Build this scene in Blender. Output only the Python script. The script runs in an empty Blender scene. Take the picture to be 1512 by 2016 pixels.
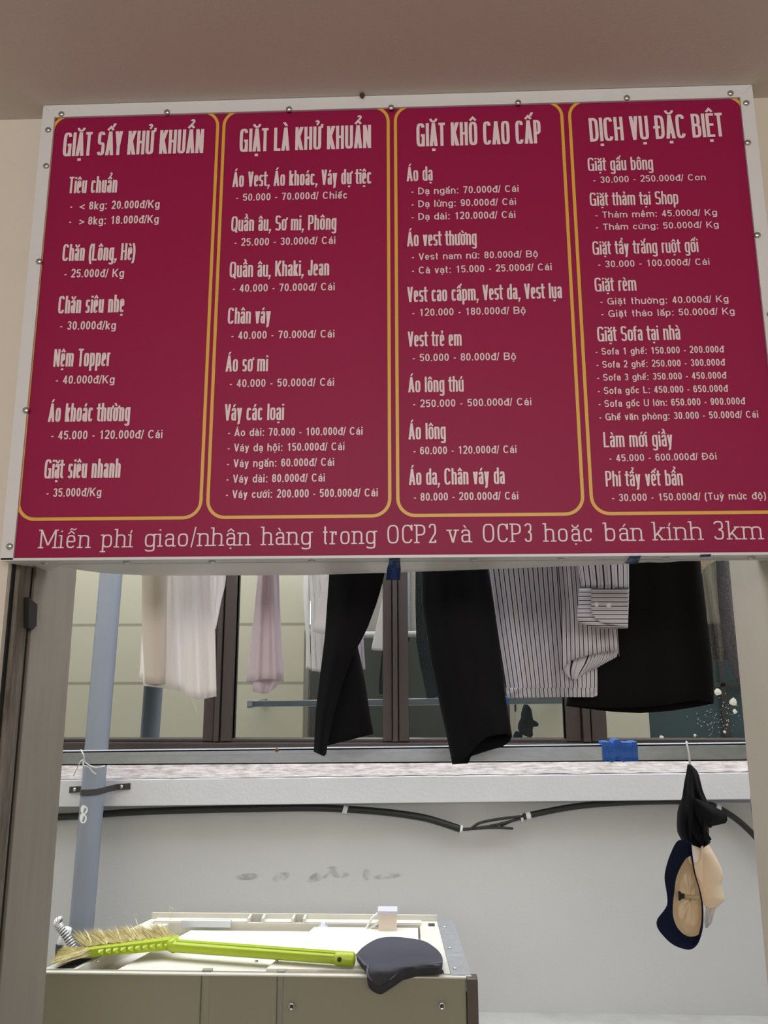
import bpy, math, random, unicodedata
from mathutils import Vector, Matrix
random.seed(7)
sc = bpy.context.scene
COL = sc.collection
# ------------------------------------------------------------------ camera
EYE = Vector((0, 0, 1.6))
YAW, PITCH, ROLL = -0.03678, 0.19486, -0.0028
F = 1500.0                                   # focal length in pixels of the 1512x2016 photograph
_f = Vector((math.sin(YAW)*math.cos(PITCH), math.cos(YAW)*math.cos(PITCH), math.sin(PITCH)))
_r0 = Vector((math.cos(YAW), -math.sin(YAW), 0)); _u0 = _r0.cross(_f)
_r = math.cos(ROLL)*_r0 + math.sin(ROLL)*_u0
_u = -math.sin(ROLL)*_r0 + math.cos(ROLL)*_u0
cd = bpy.data.cameras.new('camera'); cam = bpy.data.objects.new('camera', cd); COL.objects.link(cam)
cd.sensor_fit = 'VERTICAL'; cd.sensor_height = 24; cd.lens = 24*F/2016; cd.clip_start = 0.01
cam.matrix_world = Matrix(((_r.x, _u.x, -_f.x, EYE.x), (_r.y, _u.y, -_f.y, EYE.y), (_r.z, _u.z, -_f.z, EYE.z), (0, 0, 0, 1)))
sc.camera = cam
# ------------------------------------------------------------------ light
world = bpy.data.worlds.new('sky'); sc.world = world; world.use_nodes = True
bg = world.node_tree.nodes['Background']
bg.inputs[0].default_value = (0.91, 0.95, 1.04, 1); bg.inputs[1].default_value = 5.2
def area(name, loc, rot, sx, sy, power, col):
    l = bpy.data.lights.new(name, 'AREA'); l.shape = 'RECTANGLE'; l.size = sx; l.size_y = sy
    l.energy = power; l.color = col
    o = bpy.data.objects.new(name, l); COL.objects.link(o); o.location = loc; o.rotation_euler = rot
    return o
area('room_fill_light', (0, -3.1, 2.52), (math.radians(84), 0, 0), 3.7, 0.72, 106, (1.0, 0.95, 0.90))  # added fill light behind the camera to brighten room and sign; no window there
sc.view_settings.view_transform = 'Standard'; sc.view_settings.look = 'None'
sc.view_settings.gamma = 1; sc.view_settings.use_curve_mapping = False
sc.view_settings.exposure = 0.0
try:
    sc.cycles.use_denoising = True; sc.cycles.max_bounces = 10; sc.cycles.caustics_reflective = False; sc.cycles.sample_clamp_indirect = 4.0
except Exception: pass

# ------------------------------------------------------------------ measuring helpers
def ray(x, y): return _f + _r*((x-756)/F) - _u*((y-1008)/F)
def un(x, y, Y):                              # point of the photo on the vertical plane at depth Y
    d = ray(x, y); return EYE + d*(Y/d.y)
def unz(x, y, z):                             # ... on the horizontal plane at height z
    d = ray(x, y); return EYE + d*((z-EYE.z)/d.z)
def unx(x, y, X):                             # ... on the side plane at X
    d = ray(x, y); return EYE + d*(X/d.x)
def pj(P):
    d = Vector(P)-EYE; z = d.dot(_f); return (756+F*d.dot(_r)/z, 1008-F*d.dot(_u)/z)
def lerp(a, b, t): return a+(b-a)*t
def interp(pts, t):                           # piecewise linear through [(t, value), ...]
    if t <= pts[0][0]: return pts[0][1]
    for (a, va), (b, vb) in zip(pts, pts[1:]):
        if t <= b: return va+(vb-va)*((t-a)/(b-a) if b > a else 0)
    return pts[-1][1]
def smooth(t): t = max(0, min(1, t)); return t*t*(3-2*t)

# ------------------------------------------------------------------ materials
MATS = {}
def mat(name, col, rough=0.6, metal=0.0, var=0.0, vscale=8.0, bump=0.0, bscale=60.0, trans=0.0, spec=0.5, stretch=(1, 1, 1), col2=None, sheen=0.0):
    if name in MATS: return MATS[name]
    m = bpy.data.materials.new(name); m.use_nodes = True; nt = m.node_tree; N = nt.nodes; L = nt.links
    p = N['Principled BSDF']; out = N['Material Output']
    p.inputs['Base Color'].default_value = (*col, 1); p.inputs['Roughness'].default_value = rough
    p.inputs['Metallic'].default_value = metal; p.inputs['Specular IOR Level'].default_value = spec
    if sheen: p.inputs['Sheen Weight'].default_value = sheen
    tc = N.new('ShaderNodeTexCoord')
    mp = N.new('ShaderNodeMapping'); mp.inputs['Scale'].default_value = stretch
    L.new(tc.outputs['Object'], mp.inputs[0])
    if var > 0 or col2:
        n = N.new('ShaderNodeTexNoise'); n.inputs['Scale'].default_value = vscale; n.inputs['Detail'].default_value = 5; n.inputs['Roughness'].default_value = 0.65
        L.new(mp.outputs[0], n.inputs['Vector'])
        cr = N.new('ShaderNodeValToRGB'); e = cr.color_ramp.elements
        e[0].position = 0.32; e[1].position = 0.68
        c2 = col2 or tuple(c*(1-var) for c in col)
        e[0].color = (*c2, 1); e[1].color = (*col, 1)
        L.new(n.outputs[0], cr.inputs[0]); L.new(cr.outputs[0], p.inputs['Base Color'])
    if bump > 0:
        n2 = N.new('ShaderNodeTexNoise'); n2.inputs['Scale'].default_value = bscale; n2.inputs['Detail'].default_value = 4
        L.new(mp.outputs[0], n2.inputs['Vector'])
        b = N.new('ShaderNodeBump'); b.inputs['Strength'].default_value = bump; b.inputs['Distance'].default_value = 0.01
        L.new(n2.outputs[0], b.inputs['Height']); L.new(b.outputs[0], p.inputs['Normal'])
    if trans > 0:
        t = N.new('ShaderNodeBsdfTranslucent'); t.inputs[0].default_value = (*col, 1)
        mx = N.new('ShaderNodeMixShader'); mx.inputs[0].default_value = trans
        L.new(p.outputs[0], mx.inputs[1]); L.new(t.outputs[0], mx.inputs[2]); L.new(mx.outputs[0], out.inputs[0])
    MATS[name] = m; return m
def srgb(r, g, b):
    f = lambda c: (c/255/12.92) if c/255 <= 0.04045 else ((c/255+0.055)/1.055)**2.4
    return (f(r), f(g), f(b))

M_wall = mat('cream_wall_paint', srgb(214, 205, 193), 0.75, var=0.05, vscale=5, bump=0.05, bscale=140)
M_ceil = mat('ceiling_paint', srgb(206, 196, 188), 0.8, var=0.03, vscale=3, bump=0.04, bscale=120)
M_floor = mat('floor_tile', (0.42, 0.40, 0.37), 0.4, var=0.1)
M_reveal = mat('reveal_paint', srgb(206, 197, 180), 0.7, var=0.05, vscale=9, bump=0.05)
M_board = mat('grey_board', srgb(150, 142, 131), 0.6, var=0.12, vscale=6, stretch=(1, 6, 0.7), bump=0.05)
M_wood = mat('weathered_wood', srgb(130, 121, 109), 0.8, col2=srgb(84, 76, 67), vscale=14, stretch=(4, 4, 0.6), bump=0.3, bscale=40)
M_black = mat('black_gap', (0.006, 0.006, 0.006), 0.7)
M_blackmetal = mat('black_metal', (0.012, 0.012, 0.013), 0.45, metal=0.3)
M_trim = mat('white_aluminium', srgb(214, 214, 215), 0.42, var=0.03, vscale=20)
M_vinyl = mat('white_vinyl', srgb(222, 219, 214), 0.32, var=0.03, vscale=6, bump=0.03, bscale=20)
M_screw = mat('steel_screw', (0.55, 0.54, 0.52), 0.25, metal=0.95)
M_slot = mat('screw_recess', (0.03, 0.03, 0.03), 0.6)
M_white = mat('printed_white', srgb(226, 206, 210), 0.42)
M_gold = mat('printed_gold', srgb(216, 166, 62), 0.42)
M_tape = mat('blue_tape', srgb(16, 44, 96), 0.35, var=0.25, vscale=50, bump=0.2, bscale=90)
M_tapeb = mat('bright_blue_tape', srgb(28, 96, 190), 0.45, var=0.3, vscale=40, stretch=(6, 1, 1), bump=0.4, bscale=80)
M_court = mat('white_render', srgb(197, 197, 196), 0.8, var=0.035, vscale=2.2, bump=0.06, bscale=90)
M_conc = mat('concrete_floor', (0.42, 0.41, 0.39), 0.85, var=0.2, vscale=5)
M_ledge = mat('ledge_paint', srgb(206, 205, 207), 0.8, var=0.04, vscale=6, bump=0.1, bscale=60)
M_mortar = mat('sill_mortar', srgb(202, 193, 188), 0.85, col2=srgb(136, 128, 122), vscale=16, stretch=(1, 3, 3), bump=0.8, bscale=35)
M_frame = mat('bronze_aluminium', srgb(62, 53, 51), 0.45, metal=0.15, var=0.1, vscale=10, stretch=(1, 1, 0.3))
M_galv = mat('galvanised_steel', srgb(176, 182, 190), 0.42, metal=0.55, var=0.18, vscale=22, stretch=(1, 3, 3))
M_pipe = mat('grey_pvc', srgb(132, 138, 149), 0.25, var=0.04, vscale=6)
M_cable = mat('black_cable', (0.013, 0.014, 0.014), 0.5)
M_clip = mat('white_clip', srgb(226, 226, 224), 0.5)
M_strap = mat('dark_strap', srgb(66, 62, 62), 0.5, metal=0.3)
M_mach = mat('beige_sheet_shaded', srgb(140, 136, 118), 0.45, var=0.02, vscale=4)  # front panels: shade from facing the dim room is put into this beige
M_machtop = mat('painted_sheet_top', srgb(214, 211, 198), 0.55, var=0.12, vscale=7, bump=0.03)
M_plate = mat('pale_plate', srgb(226, 221, 208), 0.6, var=0.09, vscale=6)
M_foil = mat('foil_tape', (0.55, 0.56, 0.58), 0.38, metal=0.75, var=0.15, vscale=25, bump=0.2, bscale=50)
M_green = mat('lime_plastic', srgb(170, 190, 46), 0.3, var=0.04)
M_straw = mat('straw_bristle', srgb(226, 216, 168), 0.7, col2=srgb(190, 176, 122), vscale=60)
M_saddle = mat('black_neoprene', srgb(68, 68, 76), 0.8, bump=0.12, bscale=500, spec=0.3)
M_cream = mat('cream_cladding', srgb(222, 212, 180), 0.7, var=0.03)
M_teal = mat('teal_glass_back', srgb(58, 76, 78), 0.15)
# cloth
M_whitecloth = mat('white_cotton', srgb(251, 248, 247), 0.85, trans=0.5, bump=0.1, bscale=70, stretch=(3, 3, 0.4))
M_whitefold = mat('white_cotton_doubled_shade', srgb(216, 206, 194), 0.85, trans=0.12, bump=0.1, bscale=50, stretch=(3, 3, 0.4))  # darker copy of the white cotton; shade of doubled cloth is in the colour
M_pinkcloth = mat('pale_lilac_cotton', srgb(240, 230, 236), 0.8, trans=0.5, bump=0.1, bscale=60, stretch=(3, 3, 0.4))
M_blackcloth = mat('black_twill', srgb(20, 19, 22), 0.9, bump=0.15, bscale=300, spec=0.15, var=0.3, vscale=9)
M_skirt = mat('brown_black_cloth', srgb(10, 8, 8), 0.85, bump=0.1, bscale=200, spec=0.15)
M_capcloth = mat('black_hat_cloth', srgb(19, 19, 24), 0.9, bump=0.1, bscale=300, spec=0.2)
M_navy = mat('navy_hat_cloth', srgb(13, 20, 46), 0.9, spec=0.2)
M_lining = mat('beige_lining', srgb(236, 218, 190), 0.5, var=0.06, vscale=14, bump=0.25, bscale=30)
M_nude = mat('nude_fabric', srgb(236, 212, 186), 0.75)
M_lace = mat('white_lace', srgb(238, 234, 236), 0.8, trans=0.3, bump=0.7, bscale=160)
M_towel = mat('grey_terry', srgb(140, 138, 146), 0.95, col2=srgb(84, 82, 90), vscale=260, bump=1.0, bscale=320)

def banner_mat():
    m = bpy.data.materials.new('magenta_banner'); m.use_nodes = True; N = m.node_tree.nodes; L = m.node_tree.links
    p = N['Principled BSDF']; c = srgb(172, 20, 84)
    p.inputs['Base Color'].default_value = (*c, 1); p.inputs['Roughness'].default_value = 0.5; p.inputs['Specular IOR Level'].default_value = 0.35
    t = N.new('ShaderNodeBsdfTranslucent'); t.inputs[0].default_value = (*srgb(190, 30, 90), 1)
    mx = N.new('ShaderNodeMixShader'); mx.inputs[0].default_value = 0.36
    L.new(p.outputs[0], mx.inputs[1]); L.new(t.outputs[0], mx.inputs[2]); L.new(mx.outputs[0], N['Material Output'].inputs[0])
    w = N.new('ShaderNodeTexNoise'); w.inputs['Scale'].default_value = 500; b = N.new('ShaderNodeBump'); b.inputs['Strength'].default_value = 0.06
    L.new(w.outputs[0], b.inputs['Height']); L.new(b.outputs[0], p.inputs['Normal'])
    return m
M_banner = banner_mat()
def glass_mat():
    m = bpy.data.materials.new('reflective_glass'); m.use_nodes = True; N = m.node_tree.nodes; L = m.node_tree.links
    p = N['Principled BSDF']; p.inputs['Base Color'].default_value = (*srgb(48, 58, 58), 1); p.inputs['Roughness'].default_value = 0.3
    g = N.new('ShaderNodeBsdfGlossy'); g.inputs['Color'].default_value = (0.80, 0.82, 0.80, 1); g.inputs['Roughness'].default_value = 0.0
    mx = N.new('ShaderNodeMixShader'); mx.inputs[0].default_value = 0.72
    L.new(p.outputs[0], mx.inputs[1]); L.new(g.outputs[0], mx.inputs[2]); L.new(mx.outputs[0], N['Material Output'].inputs[0])
    return m
M_glass = glass_mat()
def plastic_mat():
    m = bpy.data.materials.new('clear_plastic'); m.use_nodes = True; N = m.node_tree.nodes; L = m.node_tree.links
    p = N['Principled BSDF']; p.inputs['Base Color'].default_value = (*srgb(120, 112, 108), 1); p.inputs['Roughness'].default_value = 0.22
    t = N.new('ShaderNodeBsdfTransparent'); t.inputs[0].default_value = (0.85, 0.84, 0.83, 1)
    mx = N.new('ShaderNodeMixShader'); mx.inputs[0].default_value = 0.45
    L.new(p.outputs[0], mx.inputs[1]); L.new(t.outputs[0], mx.inputs[2]); L.new(mx.outputs[0], N['Material Output'].inputs[0])
    n = N.new('ShaderNodeTexNoise'); n.inputs['Scale'].default_value = 22; b = N.new('ShaderNodeBump'); b.inputs['Strength'].default_value = 0.7; b.inputs['Distance'].default_value = 0.02
    L.new(n.outputs[0], b.inputs['Height']); L.new(b.outputs[0], p.inputs['Normal'])
    return m
M_plastic = plastic_mat()
def stripe_mat(name, axis, base=(226, 222, 226)):
    m = bpy.data.materials.new(name); m.use_nodes = True; N = m.node_tree.nodes; L = m.node_tree.links
    p = N['Principled BSDF']; p.inputs['Roughness'].default_value = 0.85
    uv = N.new('ShaderNodeUVMap'); sx = N.new('ShaderNodeSeparateXYZ'); L.new(uv.outputs[0], sx.inputs[0])
    mu = N.new('ShaderNodeMath'); mu.operation = 'MULTIPLY'; mu.inputs[1].default_value = 1/0.0118; L.new(sx.outputs[axis], mu.inputs[0])
    fr = N.new('ShaderNodeMath'); fr.operation = 'FRACT'; L.new(mu.outputs[0], fr.inputs[0])
    lt = N.new('ShaderNodeMath'); lt.operation = 'LESS_THAN'; lt.inputs[1].default_value = 0.2; L.new(fr.outputs[0], lt.inputs[0])
    gt = N.new('ShaderNodeMath'); gt.operation = 'COMPARE'; gt.inputs[1].default_value = 0.6; gt.inputs[2].default_value = 0.045; L.new(fr.outputs[0], gt.inputs[0])
    m1 = N.new('ShaderNodeMixRGB'); m1.inputs[1].default_value = (*srgb(*base), 1); m1.inputs[2].default_value = (*srgb(178, 176, 186), 1); L.new(gt.outputs[0], m1.inputs[0])
    m2 = N.new('ShaderNodeMixRGB'); m2.inputs[2].default_value = (*srgb(34, 32, 66), 1); L.new(lt.outputs[0], m2.inputs[0]); L.new(m1.outputs[0], m2.inputs[1])
    L.new(m2.outputs[0], p.inputs['Base Color'])
    t = N.new('ShaderNodeBsdfTranslucent'); L.new(m2.outputs[0], t.inputs[0])
    mx = N.new('ShaderNodeMixShader'); mx.inputs[0].default_value = 0.3
    L.new(p.outputs[0], mx.inputs[1]); L.new(t.outputs[0], mx.inputs[2]); L.new(mx.outputs[0], N['Material Output'].inputs[0])
    return m
M_stripe = stripe_mat('striped_cotton', 0); M_stripeh = stripe_mat('striped_cotton_cuff', 1)

# ------------------------------------------------------------------ mesh helpers
def link(name, me, m=None, parent=None, smooth_=False):
    o = bpy.data.objects.new(name, me); COL.objects.link(o)
    if m: me.materials.append(m)
    if smooth_: me.polygons.foreach_set('use_smooth', [True]*len(me.polygons))
    if parent:
        o.parent = parent; o.matrix_parent_inverse = Matrix.Translation(-parent.location) if parent.type == 'EMPTY' else Matrix.Translation(-parent.location)
    return o
class MB:
    def __init__(s): s.v = []; s.f = []
    def add(s, vs, fs):
        b = len(s.v); s.v += [tuple(v) for v in vs]; s.f += [tuple(i+b for i in f) for f in fs]; return s
    def box(s, x0, x1, y0, y1, z0, z1):
        vs = [(x, y, z) for z in (z0, z1) for y in (y0, y1) for x in (x0, x1)]
        return s.add(vs, [(0, 2, 3, 1), (4, 5, 7, 6), (0, 1, 5, 4), (2, 6, 7, 3), (0, 4, 6, 2), (1, 3, 7, 5)])
    def hexa(s, lo, hi):                       # two quads joined to a solid
        return s.add(list(lo)+list(hi), [(3, 2, 1, 0), (4, 5, 6, 7), (0, 1, 5, 4), (1, 2, 6, 5), (2, 3, 7, 6), (3, 0, 4, 7)])
    def tube(s, pts, r, n=10, cap=True):
        pts = [Vector(p) for p in pts]; rr = r if isinstance(r, (list, tuple)) else [r]*len(pts)
        rings = []; up = None
        for i, p in enumerate(pts):
            d = (pts[min(i+1, len(pts)-1)]-pts[max(i-1, 0)]).normalized()
            if up is None: up = Vector((0, 0, 1)) if abs(d.z) < 0.9 else Vector((1, 0, 0))
            a = d.cross(up).normalized(); up = a.cross(d).normalized()
            rings.append([p+(a*math.cos(2*math.pi*k/n)+up*math.sin(2*math.pi*k/n))*rr[i] for k in range(n)])
        vs = [v for rg in rings for v in rg]; fs = []
        for i in range(len(rings)-1):
            for k in range(n): fs.append((i*n+k, i*n+(k+1) % n, (i+1)*n+(k+1) % n, (i+1)*n+k))
        if cap: fs.append(tuple(range(n-1, -1, -1))); b = (len(rings)-1)*n; fs.append(tuple(b+k for k in range(n)))
        return s.add(vs, fs)
    def lathe(s, c, axis, prof, n=16):         # prof: (distance along axis, radius)
        axis = Vector(axis).normalized(); a = axis.orthogonal().normalized(); b = axis.cross(a); c = Vector(c)
        vs = []; fs = []
        for h, r in prof: vs += [c+axis*h+(a*math.cos(2*math.pi*k/n)+b*math.sin(2*math.pi*k/n))*max(r, 1e-5) for k in range(n)]
        for i in range(len(prof)-1):
            for k in range(n): fs.append((i*n+k, i*n+(k+1) % n, (i+1)*n+(k+1) % n, (i+1)*n+k))
        fs.append(tuple(range(n-1, -1, -1))); q = (len(prof)-1)*n; fs.append(tuple(q+k for k in range(n)))
        return s.add(vs, fs)
    def build(s, name, m, parent=None, smooth_=False, bevel=0.0):
        me = bpy.data.meshes.new(name); me.from_pydata(s.v, [], s.f); me.update()
        o = link(name, me, m, parent, smooth_)
        if bevel:
            b = o.modifiers.new('bevel', 'BEVEL'); b.width = bevel; b.segments = 2; b.limit_method = 'ANGLE'
        return o
def box(name, x0, x1, y0, y1, z0, z1, m, parent=None, bevel=0.0):
    return MB().box(x0, x1, y0, y1, z0, z1).build(name, m, parent, False, bevel)
def thing(name, label, cat, loc=(0, 0, 0), group=None):
    o = bpy.data.objects.new(name, None); COL.objects.link(o); o.location = loc; o.empty_display_size = 0.1
    return tag(o, label, cat, group)
def tag(o, label, cat, group=None):
    o['label'] = label; o['category'] = cat
    if group: o['group'] = group
    return o
def struct(o): o['kind'] = 'structure'; return o
def catmull(pts, k=6):
    pts = [Vector(p) for p in pts]; out = []
    for i in range(len(pts)-1):
        p0 = pts[max(i-1, 0)]; p1 = pts[i]; p2 = pts[i+1]; p3 = pts[min(i+2, len(pts)-1)]
        for j in range(k):
            t = j/k; out.append(0.5*((2*p1)+(p2-p0)*t+(2*p0-5*p1+4*p2-p3)*t*t+(3*p1-p0-3*p2+p3)*t**3))
    out.append(pts[-1]); return out

# ================================================================== SETTING
ZC = 1.6+1.331          # ceiling height
YW, YE = 1.64, 1.96     # near and outer face of the front wall
XL, XR = -0.89, 0.812   # the opening in it
YG, YS = 4.15, 3.95     # far window plane, far lower wall
struct(box('floor', -2.6, 2.6, -3.2, YE, -0.1, 0, M_floor))
struct(box('ceiling', -2.6, 2.6, -3.2, YW, ZC, ZC+0.15, M_ceil))
struct(box('wall_left', -2.7, -2.6, -3.2, YW, 0, ZC, M_wall))
struct(box('wall_right', 2.6, 2.7, -3.2, YW, 0, ZC, M_wall))
w = MB(); w.box(-2.6, -1.9, -3.3, -3.2, 0, ZC); w.box(1.9, 2.6, -3.3, -3.2, 0, ZC); w.box(-1.9, 1.9, -3.3, -3.2, 0, ZC)
struct(w.build('wall_back', mat('dark_tile', (0.10, 0.125, 0.125), 0.4)))
struct(box('wall_front_left', -4.2, XL, YW, YE-0.012, 0, ZC, M_wall))
w = MB(); w.box(XR, 1.87, YW, YE-0.012, 0, ZC); w.box(1.87, 3.1, YW, YE-0.012, 0, 0.7); w.box(3.1, 4.2, YW, YE-0.012, 0, ZC); w.box(1.87, 3.1, YW, YE-0.012, 1.9, ZC)
struct(w.build('wall_front_right', M_reveal))
struct(box('wall_front_top', -4.2, 4.2, YW, YE-0.012, ZC, 3.9, M_wall))
# outer face of the building, seen only in the far window
def cladding():
    m = bpy.data.materials.new('jointed_cladding'); m.use_nodes = True; N = m.node_tree.nodes; L = m.node_tree.links
    p = N['Principled BSDF']; p.inputs['Roughness'].default_value = 0.7
    tc = N.new('ShaderNodeTexCoord'); sx = N.new('ShaderNodeSeparateXYZ'); L.new(tc.outputs['Object'], sx.inputs[0])
    a = N.new('ShaderNodeMath'); a.operation = 'ADD'; a.inputs[1].default_value = -1.900+0.475*8; L.new(sx.outputs[2], a.inputs[0])
    d = N.new('ShaderNodeMath'); d.operation = 'DIVIDE'; d.inputs[1].default_value = 0.475; L.new(a.outputs[0], d.inputs[0])
    f = N.new('ShaderNodeMath'); f.operation = 'FRACT'; L.new(d.outputs[0], f.inputs[0])
    c = N.new('ShaderNodeMath'); c.operation = 'LESS_THAN'; c.inputs[1].default_value = 0.05; L.new(f.outputs[0], c.inputs[0])
    mx = N.new('ShaderNodeMixRGB'); mx.inputs[1].default_value = (*srgb(220, 212, 186), 1); mx.inputs[2].default_value = (*srgb(172, 166, 144), 1)
    L.new(c.outputs[0], mx.inputs[0]); L.new(mx.outputs[0], p.inputs['Base Color']); return m
M_clad = cladding()
w = MB(); w.box(-4.2, XL, YE-0.012, YE, 0, 3.9); w.box(XL, XR, YE-0.012, YE, ZC, 3.9)
w.box(XR, 1.87, YE-0.012, YE, 0, 3.9); w.box(1.87, 3.1, YE-0.012, YE, 0, 0.7); w.box(1.87, 3.1, YE-0.012, YE, 1.9, 3.9); w.box(3.1, 4.2, YE-0.012, YE, 0, 3.9)
struct(w.build('wall_outer', M_clad))
g = struct(MB().box(1.87, 3.1, YE-0.08, YE-0.06, 0.7, 1.9).build('window_2', M_teal))
w = MB(); w.box(1.87, 3.1, YE-0.06, YE-0.02, 1.40, 1.43); w.box(2.46, 2.5, YE-0.06, YE-0.02, 0.7, 1.9); w.build('window_frame', M_frame, g)
# weathered frame and board that line the left side of the opening
struct(box('trim_1', XL-0.004, XL+0.012, 1.668, 1.722, 0, 1.82, M_wood, bevel=0.002))
struct(box('trim_2', XL-0.004, XL+0.002, 1.722, 1.748, 0, 1.82, M_black))
struct(box('trim_3', XL-0.004, XL+0.010, 1.748, YE+0.002, 0, 1.86, M_board, bevel=0.002))
struct(box('trim_4', XL-0.004, XL+0.003, 1.655, 1.668, 0, 1.82, M_black))
struct(box('trim_5', XR-0.004, XR+0.001, 1.66, YE+0.002, 0, ZC, M_reveal))
# courtyard
struct(box('floor_courtyard', -4.2, 4.2, YE, 4.6, -0.1, 0, M_conc))
def far_wall():
    m = M_court.copy(); m.name = 'white_render_smudged'; N = m.node_tree.nodes; L = m.node_tree.links
    p = N['Principled BSDF']; src = p.inputs['Base Color'].links[0].from_socket
    tc = N.new('ShaderNodeTexCoord'); last = None
    for (px, py, rx, ry, ang) in ((487, 1726, 26, 7, 0.05), (553, 1727, 20, 9, 0.3), (628, 1725, 28, 9, 0.35), (655, 1712, 14, 7, 0), (670, 1722, 20, 7, 0), (722, 1722, 9, 12, 0), (762, 1725, 32, 6, 0.1)):
        P = un(px, py, YS); k = 1/un(px+1, py, YS).x if 0 else (un(px+10, py, YS)-P).length/10
        mp = N.new('ShaderNodeMapping'); mp.vector_type = 'TEXTURE'
        mp.inputs['Location'].default_value = P; mp.inputs['Rotation'].default_value = (0, -ang, 0); mp.inputs['Scale'].default_value = (rx*k, 10, ry*k)
        L.new(tc.outputs['Object'], mp.inputs[0])
        ln = N.new('ShaderNodeVectorMath'); ln.operation = 'LENGTH'; L.new(mp.outputs[0], ln.inputs[0])
        mr = N.new('ShaderNodeMapRange'); mr.inputs['From Min'].default_value = 1.0; mr.inputs['From Max'].default_value = 0.75; L.new(ln.outputs['Value'], mr.inputs[0])
        if last is None: last = mr.outputs[0]
        else:
            a = N.new('ShaderNodeMath'); a.operation = 'MAXIMUM'; L.new(last, a.inputs[0]); L.new(mr.outputs[0], a.inputs[1]); last = a.outputs[0]
    n = N.new('ShaderNodeTexNoise'); n.inputs['Scale'].default_value = 26; n.inputs['Detail'].default_value = 3; L.new(tc.outputs['Object'], n.inputs['Vector'])
    r = N.new('ShaderNodeMapRange'); r.inputs['From Min'].default_value = 0.36; r.inputs['From Max'].default_value = 0.62; r.inputs['To Max'].default_value = 0.55; L.new(n.outputs[0], r.inputs[0])
    mu = N.new('ShaderNodeMath'); mu.operation = 'MULTIPLY'; L.new(last, mu.inputs[0]); L.new(r.outputs[0], mu.inputs[1])
    mx = N.new('ShaderNodeMixRGB'); mx.inputs[2].default_value = (*srgb(112, 106, 104), 1)
    L.new(mu.outputs[0], mx.inputs[0]); L.new(src, mx.inputs[1]); L.new(mx.outputs[0], p.inputs['Base Color']); return m
struct(box('wall_far', -4.2, 4.2, YS, 4.6, 0, 0.93, far_wall()))
struct(box('wall_far_top', -4.2, 4.2, 4.12, 4.6, 3.0, 3.9, M_cream))
w = MB(); w.box(-4.2, -4.1, YE, 4.6, 0, 3.9); struct(w.build('wall_courtyard_left', M_court))
w = MB(); w.box(4.1, 4.2, YE, 4.6, 0, 3.9); struct(w.build('wall_courtyard_right', M_court))
# projecting ledge with rough sloped sill (runs slightly out of level)
def slanted(pa, pb, Y, xa, xb):
    A, B = un(*pa, Y), un(*pb, Y); k = (B.z-A.z)/(B.x-A.x)
    return A.z+k*(xa-A.x), A.z+k*(xb-A.x)
x0, x1 = -4.1, 4.1
ta, tb = slanted((108, 1536), (1475, 1521), 3.85, x0, x1); ba, bb = slanted((105, 1589), (1480, 1574), 3.85, x0, x1)
lo = [(x0, 3.85, ba), (x1, 3.85, bb), (x1, 4.2, bb), (x0, 4.2, ba)]; hi = [(x0, 3.85, ta), (x1, 3.85, tb), (x1, 4.2, tb), (x0, 4.2, ta)]
struct(MB().hexa(lo, hi).build('trim_6', M_ledge, bevel=0.004))
w = MB(); nx, ny = 160, 10; vs = []; fs = []
for j in range(ny+1):
    for i in range(nx+1):
        x = lerp(x0, x1, i/nx); t = j/ny; zt = lerp(ta, tb, i/nx)
        z = zt+0.004+0.115*t**1.25+random.uniform(-.0025, .0025); vs.append((x, 3.853+0.33*t+(random.uniform(-.004, .004) if j == 0 else 0), z))
for j in range(ny):
    for i in range(nx): a = j*(nx+1)+i; fs.append((a, a+1, a+nx+2, a+nx+1))
b0 = len(vs)
w.add(vs, fs); struct(w.build('trim_7', M_mortar, None, True))
# far window: bronze frame, coated panes
win = bpy.data.objects.new('window_1', None); COL.objects.link(win); win.location = (0, YG, 1.15); struct(win)
zb0 = 1.6-0.452
w = MB(); w.box(-4.1, 4.1, YG-0.07, YG+0.05, zb0, zb0+0.045); w.box(-4.1, 4.1, YG-0.045, YG+0.05, zb0+0.045, zb0+0.062); w.box(-4.1, 4.1, YG-0.07, YG+0.05, 2.93, 3.0)
w.build('window_frame', M_frame, win, bevel=0.003)
for (a, b) in ((-1.104, -0.952), (-0.160, -0.025), (0.787, 0.992), (1.9, 2.05), (-2.25, -2.1)):
    w = MB(); c = lerp(a, b, 0.5)
    w.box(a, lerp(a, b, .36), YG-0.05, YG+0.03, zb0+0.05, 2.94); w.box(lerp(a, b, .40), lerp(a, b, .58), YG-0.072, YG+0.03, zb0+0.05, 2.94)
    w.box(lerp(a, b, .62), b, YG-0.058, YG+0.03, zb0+0.05, 2.94); w.box(a, b, YG-0.03, YG+0.03, zb0+0.05, 2.94)
    w.build('mullion', M_frame, win, bevel=0.003)
pane_r = None
for (a, b) in ((-4.1, -2.25), (-2.1, -1.104), (-0.952, -0.160), (-0.025, 0.787), (0.992, 1.9), (2.05, 4.1)):
    p = box('pane', a, b, YG-0.004, YG+0.004, zb0+0.05, 2.94, M_glass, win)
    if a == 0.992: pane_r = p
w = MB()
for (px, py, r) in ((1414, 1362, 7), (1444, 1382, 7), (1447, 1401, 4), (1303, 1452, 4), (1368, 1448, 3), (1427, 1441, 3), (1452, 1325, 4)):
    P = un(px, py, YG-0.006); k = r*0.0029; ring = [(P.x+k*(0.7+random.random()*.5)*math.cos(q*.7), P.y, P.z+k*(0.7+random.random()*.5)*math.sin(q*.7)) for q in range(9)]
    w.add([(P.x, P.y-0.003, P.z)]+ring, [(0, 1+q, 1+(q+1) % 9) for q in range(9)])
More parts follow.
